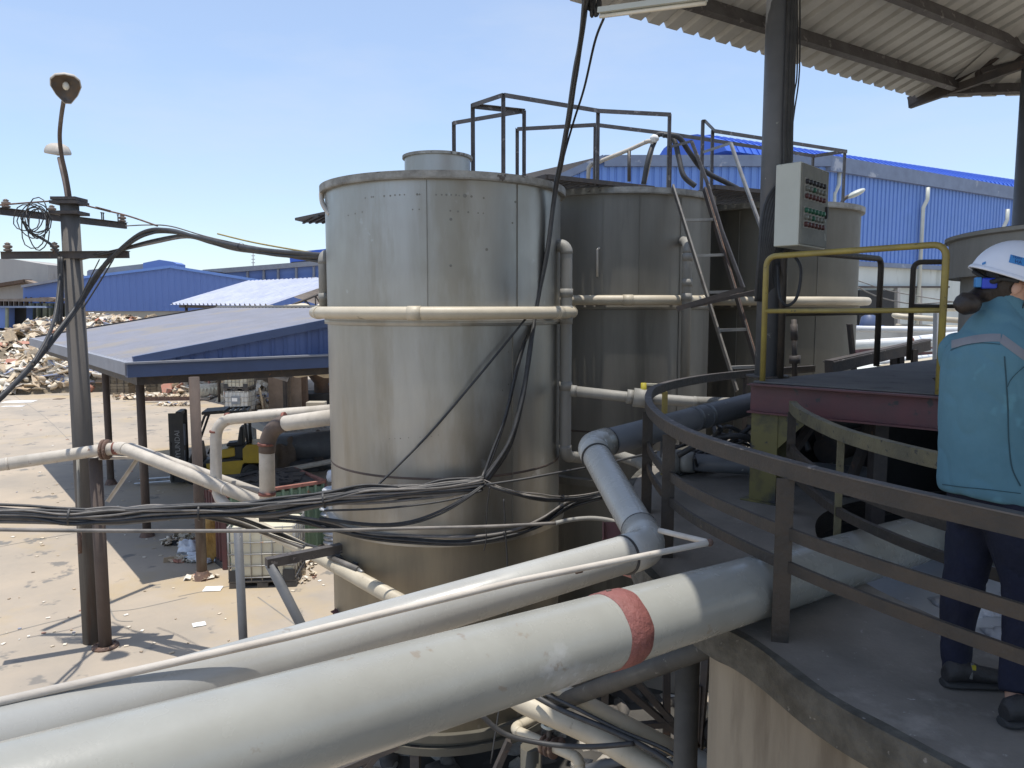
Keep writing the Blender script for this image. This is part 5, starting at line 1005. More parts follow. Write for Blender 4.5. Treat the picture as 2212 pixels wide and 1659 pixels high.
for i, (f, rr) in enumerate(((0, .1460), (.02, .1495), (.5, .1505), (.98, .1495), (1, .1460))):
    rg = []
    for k in range(n):
        a = 6.28318 * k / n; c = q0.lerp(q1, f); off = (.010 * mnoise.noise(V((math.cos(a) * 2.2, math.sin(a) * 2.2, f * 3)))) * (1 if i in (0, 1, 3, 4) else 0)
        r_ = rr + (.0022 * mnoise.noise(V((math.cos(a) * 9, math.sin(a) * 9, i))) if i == 2 else 0); rg.append(c + da * off + (sd_ * math.cos(a) + u_ * math.sin(a)) * r_)
    rings.append(rg)
mb.loft(rings, cap=False).build('red_band', 'redband', bp)
mb = MB(); rnd = random.Random(8)
for k in range(46):
    a = math.radians(100 + 85 * rnd.random()); c = q0.lerp(q1, .5 + .1 * rnd.gauss(0, .5)); nn = sd_ * math.cos(a) + u_ * math.sin(a); mb.box(c + nn * .1505, (.012, .008, .004), Matrix((da, nn.cross(da), nn)).transposed() @ Matrix.Rotation(rnd.random(), 3, 'Z'))
mb.build('weld_beads', 'rustpost', bp)
# sloping pipe B + C + D (one line with two elbows)
eB, eC, eD = Pc(1402, 1182, 4.25), Pc(1277, 965, 5.55), Pc(1660, 862, 7.3)
lB = Pc(-120, 1632, 2.35)
t = thing('elbow_pipe', 'white-grey pipe with two elbows rising from lower left to the deck', 'pipe', lB)
fl, arcs = arc_fillet([lB, eB, eC, eD, Pc(1800, 830, 8.2)], .16, 10)
MB().tube(fl, .10, 32).build('pipe_run', 'white_pipe', t)
for a_ in arcs[:2]:
    n0 = (a_[0] - a_[1]).normalized(); n1 = (a_[-1] - a_[-2]).normalized(); MB().tube([a_[0] + n0 * .10] + a_ + [a_[-1] + n1 * .10], .1075, 32).build('elbow', 'white_pipe', t)
    for e, nn in ((a_[0], n0), (a_[-1], n1)): MB().tube([e + nn * .099, e + nn * .106], .1085, 32).build('seal_ring', 'blackplastic', t)
dd = (eD - eC).normalized(); 
for f in (.50, .57): q = eC.lerp(eD, f); MB().tube([q, q + dd * .05], .107, 28).build('socket', 'dark_pipe', t)
MB().tube([eC + dd * .19, eD, Pc(1800, 830, 8.2)], .1012, 32).build('shaded_run', 'dark_pipe', t)  # dark colour over this run paints the roof's shade on the pipe
# thin chalky pipe T
t = pipe('thin_pipe', 'thin chalky pipe lying over the elbow pipe, hooked back at its right end', [Pc(-60, 1529, 2.42), Pc(620, 1376, 2.85), Pc(1113, 1256, 3.30), Pc(1533, 1172, 3.72), Pc(1425, 1146, 4.05)], .029, 'thin_pipe', .03, elbows=False)
q = Pc(1243, 1232, 3.43); q2 = Pc(1256, 1229, 3.44); MB().tube([q, q2], .0175, 14).build('joint', 'rust', t)
a = Pc(1533, 1172, 3.72); MB().ball(a, .019, n=12, m=8).build('end_elbow', 'rust', t)
# brackets near right elbow
t = thing('steel_bracket', 'rust-red angle bracket beneath the right elbow of the white pipe', 'bracket', Pc(1420, 1250, 4.6)); MB().angle(Pc(1330, 1215, 4.9), Pc(1470, 1262, 4.6), .09, .01).build('bracket_bar', 'redrim', t)
t = thing('steel_bracket', 'maroon upright channel behind the sloping white pipe', 'bracket', Pc(1325, 1190, 5.6)); MB().beam(Pc(1324, 1128, 5.6), Pc(1324, 1215, 5.5), .15, .01).build('bracket_bar', 'maroon', t); MB().beam(Pc(1303, 1128, 5.6), Pc(1303, 1215, 5.5), .01, .07).build('bracket_flange', 'maroon', t)
# ================================================================ LOWER TANGLE UNDER MAIN PIPE
pipe('lower_pipe', 'cream pipe with wire ties running down to the big rusty flange', [Pc(1090, 1415, 6.4), Pc(1211, 1489, 6.1), Pc(1470, 1624, 5.6)], .115, 'cream_pipe', .1, 'pipes under the main pipe', elbows=False)
t = thing('pipe_flange', 'large rusty round flange at bottom centre', 'flange', Pc(1487, 1634, 5.5)); ax = (Pc(1560, 1672, 5.4) - Pc(1440, 1610, 5.6)).normalized()
for k in (0, .035): MB().lathe([(.05, 0), (.125, 0), (.125, .025), (.05, .025)], Pc(1478, 1630, 5.55) + ax * k, 26, axis=ax).build('flange_disc', 'rust', t)
for k in range(8): a = k * math.pi / 4; dd_, s1, u1 = basis(ax); c = Pc(1478, 1630, 5.55) + (s1 * math.cos(a) + u1 * math.sin(a)) * .105; MB().tube([c - ax * .02, c + ax * .08], .009, 6).build('bolt', 'rust', t)
MB().tube([Pc(1482, 1632, 5.5), Pc(1600, 1700, 5.2)], .085, 18).build('pipe_stub', 'riser', t)
pipe('lower_pipe', 'wide cream-grey pipe sloping right just above the valve pipe', [Pc(1060, 1470, 6.3), Pc(1129, 1518, 6.1), Pc(1290, 1590, 5.8), Pc(1470, 1700, 5.2)], .165, 'cream_pipe', .4, 'pipes under the main pipe', elbows=False)
t = pipe('lower_pipe', 'cream pipe with two elbows and rusty valve at bottom centre', [Pc(1165, 1548, 6.8), Pc(1106, 1574, 6.6), Pc(1250, 1638, 6.1), Pc(1262, 1720, 6.0)], .085, 'cream_pipe', .08, 'pipes under the main pipe', elbows=True)
vx = Pc(1186, 1611, 6.32); ax2 = (Pc(1250, 1638, 6.1) - Pc(1106, 1574, 6.6)).normalized()
for k in (-.05, 0, .05): MB().lathe([(.03, 0), (.085, 0), (.085, .02), (.03, .02)], vx + ax2 * k, 20, axis=ax2).build('valve_flange', 'rust', t)
MB().tube([vx, vx + Z * .16], .022, 8).build('valve_stem', 'darksteel', t); MB().lathe([(.05, 0), (.07, .015), (.05, .03)], vx + Z * .16, 16).build('valve_wheel', 'boxwhite', t); MB().ball(vx + V((.09, 0, .03)), .045, n=10, m=8).build('valve_body', 'rust', t)
pipe('lower_pipe', 'dark diagonal pipe running up right to the slab', [Pc(1180, 1528, 6.4), Pc(1560, 1385, 4.2)], .125, 'grime_pipe', .1, 'pipes under the main pipe')
t = thing('black_hose', 'sagging black hose below the main pipe', 'hose', Pc(1180, 1612, 5.6)); MB().tube(spline([Pc(1040, 1545, 5.6), Pc(1090, 1585, 5.6), Pc(1173, 1606, 5.6), Pc(1270, 1613, 5.5), Pc(1370, 1606, 5.4)], 7), .019, 10).build('hose_tube', 'cable', t)
t = thing('black_hose', 'long black hose lying between the two sloping cream pipes', 'hose', Pc(1330, 1590, 5.5)); MB().tube(spline([Pc(1150, 1500, 5.9), Pc(1215, 1535, 5.75), Pc(1330, 1583, 5.5), Pc(1420, 1630, 5.3), Pc(1500, 1690, 5.0)], 7), .022, 10).build('hose_tube', 'cable', t); MB().tube(spline([Pc(1160, 1492, 5.95), Pc(1240, 1528, 5.7), Pc(1340, 1578, 5.5), Pc(1440, 1620, 5.3), Pc(1530, 1680, 5.0)], 7), .014, 8).build('hose_tube', 'cable', t)
t = thing('pipe_stand', 'short greenish pipe stand at the bottom edge left of the valve', 'stand', (G(1146, 1700).x, G(1146, 1700).y, 0)); p = Pc(1146, 1612, 6.9); MB().tube([p, V((p.x, p.y, 0))], .09, 20).build('stand_tube', 'tank_brown', t)
t = thing('brace_frame', 'thin dark steel braces behind the flange', 'frame', Pc(1440, 1560, 6.5))
for a, b in (((1330, 1470), (1470, 1590)), ((1368, 1462), (1480, 1590)), ((1250, 1580), (1470, 1560)), ((1440, 1430), (1440, 1600)), ((1527, 1400), (1508, 1640)), ((1245, 1560), (1360, 1640)), ((760, 1700), (850, 1585)), ((1060, 1690), (1100, 1600)), ((700, 1680), (860, 1610)), ((1508, 1480), (1500, 1660))): MB().beam(Pc(*a, 6.6), Pc(*b, 6.6), .06, .05).build('brace_bar', 'darksteel', t)
for k, (a, b, D, m_, l_) in enumerate([((1250, 1668), (1560, 1592), .10, 'dark_pipe', 'dark pipe low behind the flange'), ((1400, 1690), (1580, 1560), .09, 'cream_pipe', 'cream pipe rising behind the round flange'), ((1180, 1690), (1420, 1640), .12, 'darksteel', 'dark horizontal pipe near the bottom centre edge'), ((1500, 1470), (1580, 1500), .12, 'cream_pipe', 'short cream pipe piece beside the rendered wall'), ((1505, 1520), (1575, 1570), .14, 'cream_pipe', 'second cream pipe piece beside the rendered wall')]):
    pipe('lower_pipe', l_, [Pc(*a, 7.0), Pc(*b, 7.0)], D, m_, .1, 'pipes under the main pipe')
t = thing('round_valve', 'dark round valve seen beside the rendered wall', 'valve', Pc(1552, 1582, 6.6)); ax = V((-.5, -.8, .2)); MB().lathe([(0, 0), (.10, 0), (.12, .03), (.12, .06), (.09, .09), (0, .09)], Pc(1550, 1580, 6.6), 20, axis=ax).build('valve_body', 'black', t); MB().lathe([(.115, -.02), (.135, 0), (.115, .02)], Pc(1550, 1580, 6.6), 20, axis=ax).build('valve_wheel', 'cable_dusty', t)
t = thing('sludge_debris', 'pale rubble and dark debris on the ground beneath the pipes', 'debris', (.6, 7.5, 0)); t["kind"] = 'stuff'; rnd = random.Random(6); mb = MB(); mb2 = MB()
for k in range(240): (mb if rnd.random() < .6 else mb2).ball((rnd.uniform(-1.8, 2.6), rnd.uniform(5.6, 9.8), 0), (rnd.uniform(.05, .22), rnd.uniform(.05, .22), rnd.uniform(.03, .12)), n=7, m=4, jit=.6, fr=3)
mb.build('rubble', 'rock', t)["kind"] = 'stuff'; mb2.build('dark_debris', 'pallet', t)["kind"] = 'stuff'
# ================================================================ ROOF OVERHEAD
E2 = V((4.50, 8.74, 7.43)); ed = V((.83, .557, 0)); up_ = V((.557, -.83, .33)); L1_ = 5.30
E1 = E2 - ed * L1_
rf = thing('shelter_roof', 'pale corrugated shelter roof on dark purlins and trusses overhead', 'roof', V((2.12, 6.38, ZS)))
nr = ed.cross(up_).normalized(); nr = nr if nr.z > 0 else -nr
def roofcol(s_, h):                  # points of one rib line: eave, ridge, far eave; the left verge is cut on the skew
    r0 = max(0.0, -2.35 * s_ + (.25 if s_ < 0 else 0)); o = []
    for r_ in (r0, max(r0, 5.2), 10.2): o.append(E1 + ed * s_ + V((.557, -.83, 0)) * r_ + Z * (.33 * min(r_, 10.4 - r_) + h))
    return o
ss = []; k = -11
while k * .2 < L1_ + .1:
    for q_, h_ in ((0, 0), (.62, 0), (.74, .036), (.88, .036)): ss.append((k * .2 + q_ * .2, h_))
    k += 1
mb = MB(); vs = []
for s_, h_ in ss: vs += roofcol(s_, h_)
mb.add(vs, [(3 * i + j, 3 * i + 3 + j, 3 * i + 4 + j, 3 * i + 1 + j) for i in range(len(ss) - 1) for j in (0, 1)]); ro = mb.build('roof_sheet', 'roofmetal', rf); q_ = ro.modifiers.new('solid', 'SOLIDIFY'); q_.thickness = .003
for s_ in (.36, 1.0, 1.9, 2.9, 4.0, 5.0): o_ = up_ * s_ - nr * .065; MB().beam(E1 + o_ + ed * max(.05, 0), E2 + o_ + ed * .1, .06, .12, up=nr).build('purlin', 'railsteel', rf)
r2 = V((.10, -.985, .33)); n2 = V((1, .1, 0)).normalized().cross(r2); n2 = n2 if n2.z > 0 else -n2
MB().corrsheet(E2 + V((.12, -.05, .0)), E2 + V((4.5, -.55, .0)), r2 * 3.5, .24, .038, n2).build('roof_sheet', 'roofmetal', rf)
o_ = r2 * .25 - n2 * .07; MB().beam(E2 + V((.1, 0, 0)) + o_, E2 + V((4.5, -.55, 0)) + o_, .06, .1, up=n2).build('purlin', 'railsteel', rf)
t0_ = E2 - nr * .02 - ed * .05; tw = V((.60, -.80, 0))
MB().beam(t0_ - tw * .1, t0_ + V((tw.x, tw.y, .33)) * 3.2, .07, .10).build('truss_chord', 'darksteel', rf); MB().beam(t0_ - tw * .1 - Z * .03, t0_ + V((tw.x, tw.y, .14)) * 3.2, .06, .08).build('truss_chord', 'darksteel', rf)
for s_ in (.6, 1.2, 1.9, 2.6): MB().beam(t0_ + V((tw.x, tw.y, .33)) * s_, t0_ + V((tw.x, tw.y, .14)) * s_, .05, .05).build('truss_web', 'darksteel', rf)
MB().beam(t0_ + V((tw.x, tw.y, .14)) * .62 + Z * .08, t0_ + V((tw.x, tw.y, 0)) * 1.9 + V((.5, .3, .40)), .05, .06).build('truss_web', 'darksteel', rf)
c1 = V((2.10, 6.30, DZ)); c2 = V((5.17, 7.9, 0))
MB().tube([c1, V((c1.x, c1.y, 8.6))], .102, 24).build('column', 'dark_pipe', rf); MB().lathe([(0, .0), (.17, .0), (.17, .015), (0, .015)], c1, 20).build('column_base', 'darksteel', rf)
MB().tube([c2, V((c2.x, c2.y, 7.75))], .102, 24).build('column', 'dark_pipe', rf)
for x, y in ((-.9, 1.6), (3.6, -1.2)): MB().tube([(x - 3.0 if x < 0 else x, y - 4, 0), (x - 3.0 if x < 0 else x, y - 4, 8.8)], .1, 16).build('column', 'dark_pipe', rf)
t = thing('strip_light', 'fluorescent strip light fixed under the roof edge', 'strip light', Pc(1400, 10, 5.2)); a, b = Pc(1296, 24, 5.3), Pc(1525, -6, 4.85); MB().beam(a, b, .07, .035).build('batten', 'boxwhite', t); MB().tube([a - Z * .035, b - Z * .035], .014, 10).build('tube_light', 'bulb', t)
t = thing('cable_clamp', 'knot of dark wires gathered at the roof edge', 'wire knot', Pc(1275, 10, 5.6)); rnd = random.Random(2)
for k in range(9): MB().tube(spline([Pc(1262 + rnd.uniform(-6, 40), -25 + rnd.uniform(-5, 5), 5.5), Pc(1258 + rnd.uniform(0, 40), rnd.uniform(0, 30), 5.5), Pc(1275 + rnd.uniform(-10, 18), rnd.uniform(10, 40), 5.55)], 6), .013, 6).build('wire', 'cable', t)
# ---- control box and column cables
t = thing('control_box', 'grey control cabinet with six rows of push buttons on the column', 'control cabinet', (2.3, 5.9, 4.9))
K = V((2.085, 5.68, 0)); Lc_ = V((1.955, 5.83, 0)); Rc = K + V((.40, .46, 0)) * .92; Bc = Lc_ + (Rc - K); z0, z1 = zat(530, 5.70, 1720), zat(349, 5.70, 1720)
q = [K, Rc, Bc, Lc_]; MB().prism([V((p.x, p.y, z0)) for p in q], (0, 0, z1 - z0)).build('cabinet', 'boxwhite', t, bevel=.008)
fx = (Rc - K).normalized(); fn = V((fx.y, -fx.x, 0)); wB = (Rc - K).length; hB = z1 - z0
mb = MB(); c = K + fx * wB / 2 + fn * .006; rtm = Matrix((fx, fn, Z)).transposed(); mb.box(V((c.x, c.y, (z0 + z1) / 2)), (wB - .02, .012, hB - .02), rtm); door = mb.build('door', 'boxfront', t, bevel=.004)
hd = K + fx * (wB * .9) + fn * .02; MB().box(V((hd.x, hd.y, z0 + hB * .46)), (.025, .02, .09), rtm).build('handle', 'blackplastic', door)
rows = ((.775, 'btn_k'), (.69, 'btn_w'), (.60, 'btn_r'), (.43, 'btn_g'), (.345, 'btn_w'), (.26, 'btn_r'))
for fz, mm in rows:
    MB().box(V((K.x, K.y, 0)) + fx * (wB * .45) + fn * .0135 + Z * (z0 + hB * fz), (wB * .74, .003, .052), rtm).build('button_strip', 'riser', door)
    for k in range(6): c = K + fx * (wB * (.14 + .125 * k)) + fn * .013 + Z * (z0 + hB * fz); MB().lathe([(.019, 0), (.019, .018), (.013, .024), (0, .024)], c, 10, axis=fn).build('button', mm if not (mm == 'btn_w' and k == 2) else 'btn_g', door)
t = thing('cable_run', 'thick bundle of black cables strapped down the steel column', 'cables', (2.3, 6.2, 4.9)); rnd = random.Random(1)
for k in range(9):
    a = math.radians(-75 + k * 13); ox, oy = .118 * math.cos(a), .118 * math.sin(a); pts = [V((c1.x + ox, c1.y + oy, z_)) for z_ in (8.4, 7.4, 6.6, 6.2)] + [V((c1.x - .10 + .02 * k, c1.y - .12 - .01 * k, 5.95)), V((c1.x - .14 + .012 * k, c1.y - .13, 5.5)), V((c1.x - .13 + .02 * k, c1.y - .06, 5.2))]
    MB().tube(spline(pts, 5), .017, 7).build('cable', 'cable', t)
MB().tube(spline([Pc(1712, 548, 6.1), Pc(1730, 580, 6.0), Pc(1722, 640, 6.0), Pc(1700, 660, 6.0), Pc(1684, 640, 6.0), Pc(1680, 570, 6.1)], 7), .012, 8).build('hanging_loop', 'cable', t)
for k in range(2): MB().tube(spline([Pc(1722 + k * 6, -20, 6.0), Pc(1722 + k * 5, 150, 6.05), Pc(1716, 200 + k * 40, 6.1), Pc(1708, 270 + 30 * k, 6.15)], 7), .006, 6).build('loose_wire', 'cable', t)
# ================================================================ RIGHT TANK BEHIND WORKER
rt_ = thing('storage_tank', 'wide grey tank with deep overhanging rim behind the worker', 'tank', (4.72, 5.17, 3.3), 'tall cylindrical metal tanks')
MB().lathe([(1.50, 3.3), (1.50, 5.60)], (4.72, 5.17, 0), 96).build('shell', 'riser', rt_)
MB().lathe([(1.49, 5.37), (1.59, 5.36), (1.59, 5.62), (1.62, 5.63), (1.62, 5.655), (1.3, 5.66)], (4.72, 5.17, 0), 96, smooth=False).build('rim', 'riser', rt_)
MB().lathe([(0, 5.665), (1.60, 5.66)], (4.72, 5.17, 0), 96).build('lid', 'deck', rt_)
# ================================================================ WHITE PIPES IN THE RIGHT BACKGROUND
def bgp(label, pts, D, m_='white'): return pipe('background_pipe', label, [Yd(*p) for p in pts], D, m_, .3, 'white pipes beyond the deck', seg=14, elbows=False)
M['bgpipe'] = mat('bright_white_pipe', (.70, .71, .72), (.62, .63, .63), 3, .4, c4=(.4, .35, .3), s4=4, t4=.68)  # plain white with sparse brownish spots
bgp('cream pipe with bent end, highest of the background pipes', [(2090, 666, 17), (1985, 669, 17), (1912, 682, 16.6), (2100, 694, 16)], .12, 'cream_pipe')
bgp('slim cream pipe below the bent cream pipe', [(1935, 703, 16.5), (2100, 708, 16.2)], .08, 'cream_pipe')
bgp('straight bluish-white level pipe between the handrail posts', [(1830, 710, 15), (2100, 713, 15)], .12, 'bgpipe')
t = bgp('thick white pipe rising right with red ring joint', [(1830, 746, 13.5), (1960, 738, 13.8), (2100, 722, 14.2)], .17, 'bgpipe'); MB().tube([Yd(1967, 738, 13.8), Yd(1970, 737.6, 13.8)], .095, 14).build('joint', 'redjoint', t)
bgp('thin white pipe under the red ring joint', [(1960, 757, 14), (2100, 756, 14)], .06, 'bgpipe')
bgp('cream pipe lowest right behind the cable tray', [(1900, 800, 12), (2000, 785, 12.2), (2100, 768, 12.5)], .17, 'cream_pipe')
bgp('thin white pipe sloping right low behind the deck', [(1850, 790, 13), (1950, 776, 13.4), (2100, 762, 14)], .08, 'bgpipe')
t = thing('white_post', 'bright white square post beyond the right handrail', 'post', Yd(2027, 790, 10.5)); MB().beam(Yd(2028, 676, 10.5), Yd(2026, 788, 10.5), .10, .10).build('shaft', 'bgpipe', t)
t = thing('pump_block', 'stained concrete plinth among the background pipes', 'plinth', Yd(1890, 760, 19)); p = Yd(1880, 700, 19); MB().box((p.x, p.y, 2.3), (3.2, 2, 4.6)).build('plinth', 'oldconcrete', t)
p = Yd(1960, 757, 17); MB().box((p.x, p.y + .5, (p.z) / 2), (5.5, 1.6, p.z)).build('plinth', 'whitewall', t); MB().box((p.x - .5, p.y - .4, p.z - .1), (1.6, .3, .4)).build('red_beam', 'maroon', t); MB().box((p.x + .2, p.y - 1.6, p.z - .55), (.35, .2, .6)).build('red_bracket', 'redrim', t)
p = Yd(1990, 800, 11.2); MB().box((p.x + 1, p.y + 1.2, p.z / 2 - .05), (6, 1.4, p.z)).build('low_plinth', 'whitewall', t)
t = thing('blue_machine', 'blue machine frame in the dark doorway of the warehouse', 'machine', Yd(1885, 700, 36)); p = Yd(1878, 680, 36); MB().box((p.x, p.y, p.z - 1), (1.2, .6, .15)).build('frame_bar', 'bluewall', t); MB().box((p.x - .5, p.y, p.z - 2), (.2, .5, 3)).build('frame_leg', 'bluewall', t); MB().box((p.x + .5, p.y, p.z - 2), (.2, .5, 3)).build('frame_leg', 'bluewall', t); MB().lathe([(0, 0), (.5, 0), (.35, .8), (0, 1.0)], (p.x, p.y, p.z - .9), 12).build('motor', 'navytrim', t); MB().beam((p.x, p.y, 0), (p.x, p.y, p.z - 3), 1.4, .6).build('stand', 'darksteel', t)
t = thing('utility_wire', 'two thin slack wires crossing the stained white wall', 'wire', Yd(1850, 620, 14))
MB().tube(spline([Yd(1852, 620, 14), Yd(1900, 642, 14), Yd(1970, 656, 14), Yd(2060, 652, 13)], 6), .012, 6).build('wire', 'cable_dusty', t); MB().tube(spline([Yd(1852, 606, 14), Yd(1930, 630, 14), Yd(2060, 652, 13)], 6), .009, 6).build('wire', 'cable_dusty', t)

t = thing('deck_shade_backdrop', 'added black backdrop standing in for the darkness under the steel deck', 'machine', (3.4, 7.2, ZS))  # added black sheets that stand in for shade below the deck
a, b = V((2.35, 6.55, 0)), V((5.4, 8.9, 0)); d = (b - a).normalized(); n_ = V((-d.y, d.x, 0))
MB().prism([V((a.x, a.y, ZS)), V((b.x, b.y, ZS)), V((b.x, b.y, DZ - .2)), V((a.x, a.y, DZ - .2))], n_ * .2).build('shade_sheet', 'black', t)
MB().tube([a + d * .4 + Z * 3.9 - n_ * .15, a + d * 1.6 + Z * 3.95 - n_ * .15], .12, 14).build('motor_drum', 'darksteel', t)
MB().prism([V((3.0, 6.15, 3.3)), V((5.9, 6.3, 3.3)), V((5.9, 6.3, 4.4)), V((3.0, 6.15, 4.4))], (0, .1, 0)).build('side_shade_sheet', 'black', t)
# ================================================================ CABLES
def bundle(label, ctrl, n, spread, r0, seed, dusty=.35, name='cable_bundle', group='cable bundles', ties=()):
    rnd = random.Random(seed); pts = [Yd(x, y, Y) for x, y, Y in ctrl]; t = thing(name, label, 'cables', min(pts, key=lambda p: p.z), group)
    for k in range(n):
        a = rnd.random() * 6.283; rr = spread * math.sqrt(rnd.random()); q = []
        for i, p in enumerate(pts):
            s_ = spread * .55; q.append(p + V((rnd.uniform(-s_, s_) * .3, rr * math.cos(a) * .6, rr * math.sin(a) + rnd.uniform(-s_, s_) * .8)))
        MB().tube(spline(q, 6), r0 * rnd.choice((.6, .8, 1, 1, 1.3)), 7).build('cable', 'cable_dusty' if rnd.random() < dusty else 'cable', t)
    for i in ties:
        p = pts[i]; d = (pts[min(i + 1, len(pts) - 1)] - pts[i - 1]).normalized(); MB().lathe([(spread * 1.12, -.008), (spread * 1.15, 0), (spread * 1.12, .008)], p, 14, axis=d).build('cable_tie', 'cable', t)
    return t
bundle('thick slack bundle of cables crossing left half of the view to the near tank', [(-60, 1110, 6.2), (60, 1114, 6.3), (150, 1116, 6.4), (240, 1112, 6.5), (330, 1110, 6.6), (430, 1106, 6.7), (520, 1102, 6.8), (600, 1096, 6.85), (700, 1080, 6.9), (790, 1068, 6.95), (880, 1062, 7.0), (960, 1053, 7.05), (1045, 1043, 7.12)], 26, .066, .0125, 1, .48, ties=(2, 5, 8))
bundle('sagging cables from the knot on the near tank towards the sloping white pipe', [(1045, 1043, 7.12), (1100, 1060, 7.1), (1160, 1074, 7.2), (1215, 1077, 7.4), (1290, 1068, 7.5), (1380, 1040, 7.4), (1450, 1000, 7.3), (1540, 960, 7.3)], 9, .035, .011, 2, .45, ties=(3,))
bundle('loops of black cable resting on the lower ledge of the nearest tank', [(560, 1118, 6.85), (640, 1120, 6.9), (720, 1138, 6.95), (790, 1156, 7.0), (880, 1163, 7.05), (1000, 1166, 7.05), (1100, 1152, 7.1), (1170, 1128, 7.3), (1230, 1090, 7.5), (1300, 1070, 7.5)], 5, .035, .011, 3, .15)
bundle('cables curling from the knot down left across the nearest tank', [(1050, 1045, 7.1), (1010, 1075, 7.0), (950, 1108, 7.0), (880, 1130, 7.0), (800, 1135, 6.95), (690, 1120, 6.9)], 4, .02, .010, 4, .2)
bundle('cables peeling off the bundle and riding down the sloping pipe', [(430, 1105, 6.9), (520, 1128, 7.6), (600, 1158, 8.3), (660, 1180, 8.35), (720, 1200, 8.0), (775, 1226, 7.6)], 7, .035, .014, 5, .4, ties=(3,))
t = thing('insulated_sleeve', 'grey cable sleeve end tied on top of the sloping pipe', 'cable sleeve', Yd(760, 1222, 7.55)); MB().tube([Yd(712, 1203, 7.85), Yd(774, 1230, 7.4)], .028, 12).build('sleeve', 'cable_dusty', t); MB().tube([Yd(774, 1230, 7.4), Yd(784, 1237, 7.35)], .018, 8).build('bare_end', 'cage', t)
bundle('long black cables dropping from the roof corner behind the ring pipe', [(1266, -30, 5.55), (1258, 60, 5.9), (1243, 150, 6.4), (1228, 250, 7.0), (1213, 340, 7.6), (1200, 410, 7.88), (1182, 540, 7.86), (1158, 665, 7.80), (1143, 760, 7.55), (1128, 860, 7.45), (1098, 960, 7.3), (1048, 1040, 7.15)], 16, .052, .014, 6, .1)
bundle('second strand of black cables fanning left below the ring pipe', [(1166, 600, 7.84), (1150, 680, 7.78), (1118, 790, 7.55), (1092, 900, 7.38), (1062, 985, 7.25), (1040, 1040, 7.15)], 5, .035, .011, 7, .1)
def wire(label, ctrl, r_, m_='cable', name='cable', n=7, group=None):
    o = MB().tube(spline([Yd(*c) for c in ctrl], n), r_, 8).build(name, m_); return tag(o, label, 'cable', group)
wire('single thin black cable running from the roof edge beside the main drop', [(1304, 40, 5.7), (1285, 90, 6.1), (1262, 190, 6.7), (1240, 260, 7.1), (1220, 330, 7.6), (1203, 405, 7.86), (1184, 535, 7.85)], .010)
wire('straight black cable slanting down left across the nearest tank', [(1136, 688, 7.55), (1040, 805, 7.28), (920, 945, 7.22), (785, 1078, 7.0)], .0115, n=4)
wire('taut cable running right from the cable knot to the curved rail', [(1050, 1047, 7.05), (1130, 1035, 7.1), (1205, 1021, 7.2), (1300, 1003, 7.4), (1420, 975, 7.2)], .0115, n=4)
wire('pale level conduit crossing below the thick cable bundle', [(-60, 1143, 6.0), (150, 1146, 6.1), (400, 1147, 6.3), (700, 1146, 6.6), (900, 1141, 6.85), (1060, 1137, 6.95), (1200, 1130, 7.1)], .0165, 'cable_dusty', 'conduit')
wire('grey conduit end bending up behind the sloping white pipe', [(1200, 1130, 7.1), (1240, 1122, 7.15), (1290, 1120, 7.2), (1345, 1132, 7.2), (1440, 1170, 7.2)], .022, 'riser', 'conduit')
wire('thin rope hanging straight down in front of the nearest tank', [(1088, 1078, 7.05), (1092, 1150, 7.05), (1096, 1240, 7.05), (1092, 1420, 6.9), (1060, 1650, 6.6)], .008, 'cable', 'rope')
wire('twisted wire dangling from the cable knot', [(1058, 1052, 7.0), (1052, 1100, 7.0), (1050, 1165, 7.0), (1045, 1190, 7.0)], .005, 'cable', 'wire')
wire('lone cable sagging low across the nearest tank', [(700, 1103, 6.9), (830, 1098, 6.95), (960, 1082, 7.0), (1040, 1060, 7.05)], .010, 'cable')
# lines at the utility pole
bundle('thick black cables looping from lower left up over the pole to the near tank', [(-60, 905, 9.0), (0, 862, 9.3), (50, 812, 9.8), (100, 752, 10.4), (165, 665, 11.1), (200, 610, 11.3), (235, 562, 11.3), (290, 518, 11.0), (330, 499, 10.8), (375, 498, 10.6), (430, 512, 10.2), (520, 533, 9.6), (600, 545, 9.1), (700, 556, 8.6)], 5, .045, .021, 11, .2, group='overhead cables', ties=(3, 11))
bundle('second bundle of overhead cables drooping under the first', [(150, 560, 11.5), (250, 540, 11.2), (330, 520, 10.9), (400, 508, 10.5), (450, 520, 10.2), (510, 536, 9.8), (600, 545, 9.2), (700, 562, 8.6)], 3, .03, .015, 12, .2, group='overhead cables')
bundle('pair of cables hanging beside the pole and swinging left', [(133, 555, 11.4), (128, 620, 11.2), (118, 690, 10.8), (100, 740, 10.3), (70, 790, 9.9)], 3, .04, .02, 13, .2, group='overhead cables')
wire('thin stay wire with turnbuckle sloping right from the pole top', [(160, 437, 11.8), (205, 449, 11.5), (275, 466, 11.2), (340, 488, 10.8)], .012, 'rust', 'stay_wire')
wire('thin stay wire leaving the pole top to the left edge', [(115, 434, 11.8), (60, 438, 11.5), (-40, 446, 11.2)], .012, 'rust', 'stay_wire')
wire('thin pale wire from crossarm end to the overhead bundle', [(272, 488, 11.6), (320, 486, 11.3), (370, 489, 10.9), (450, 512, 10.4), (560, 535, 9.6), (700, 552, 8.7)], .009, 'cable_dusty', 'wire')
wire('yellow wire in the overhead bundle near the tank', [(470, 505, 10.2), (540, 522, 9.8), (620, 537, 9.3), (700, 550, 8.8)], .010, 'yellow', 'wire')
t = thing('turnbuckle', 'rusty turnbuckle on the right stay wire', 'turnbuckle', Yd(218, 452, 11.45)); MB().beam(Yd(208, 450, 11.45), Yd(238, 458, 11.35), .03, .012).build('body_bar', 'rust', t); MB().beam(Yd(208, 447, 11.45), Yd(238, 455, 11.35), .03, .012).build('body_bar', 'rust', t)
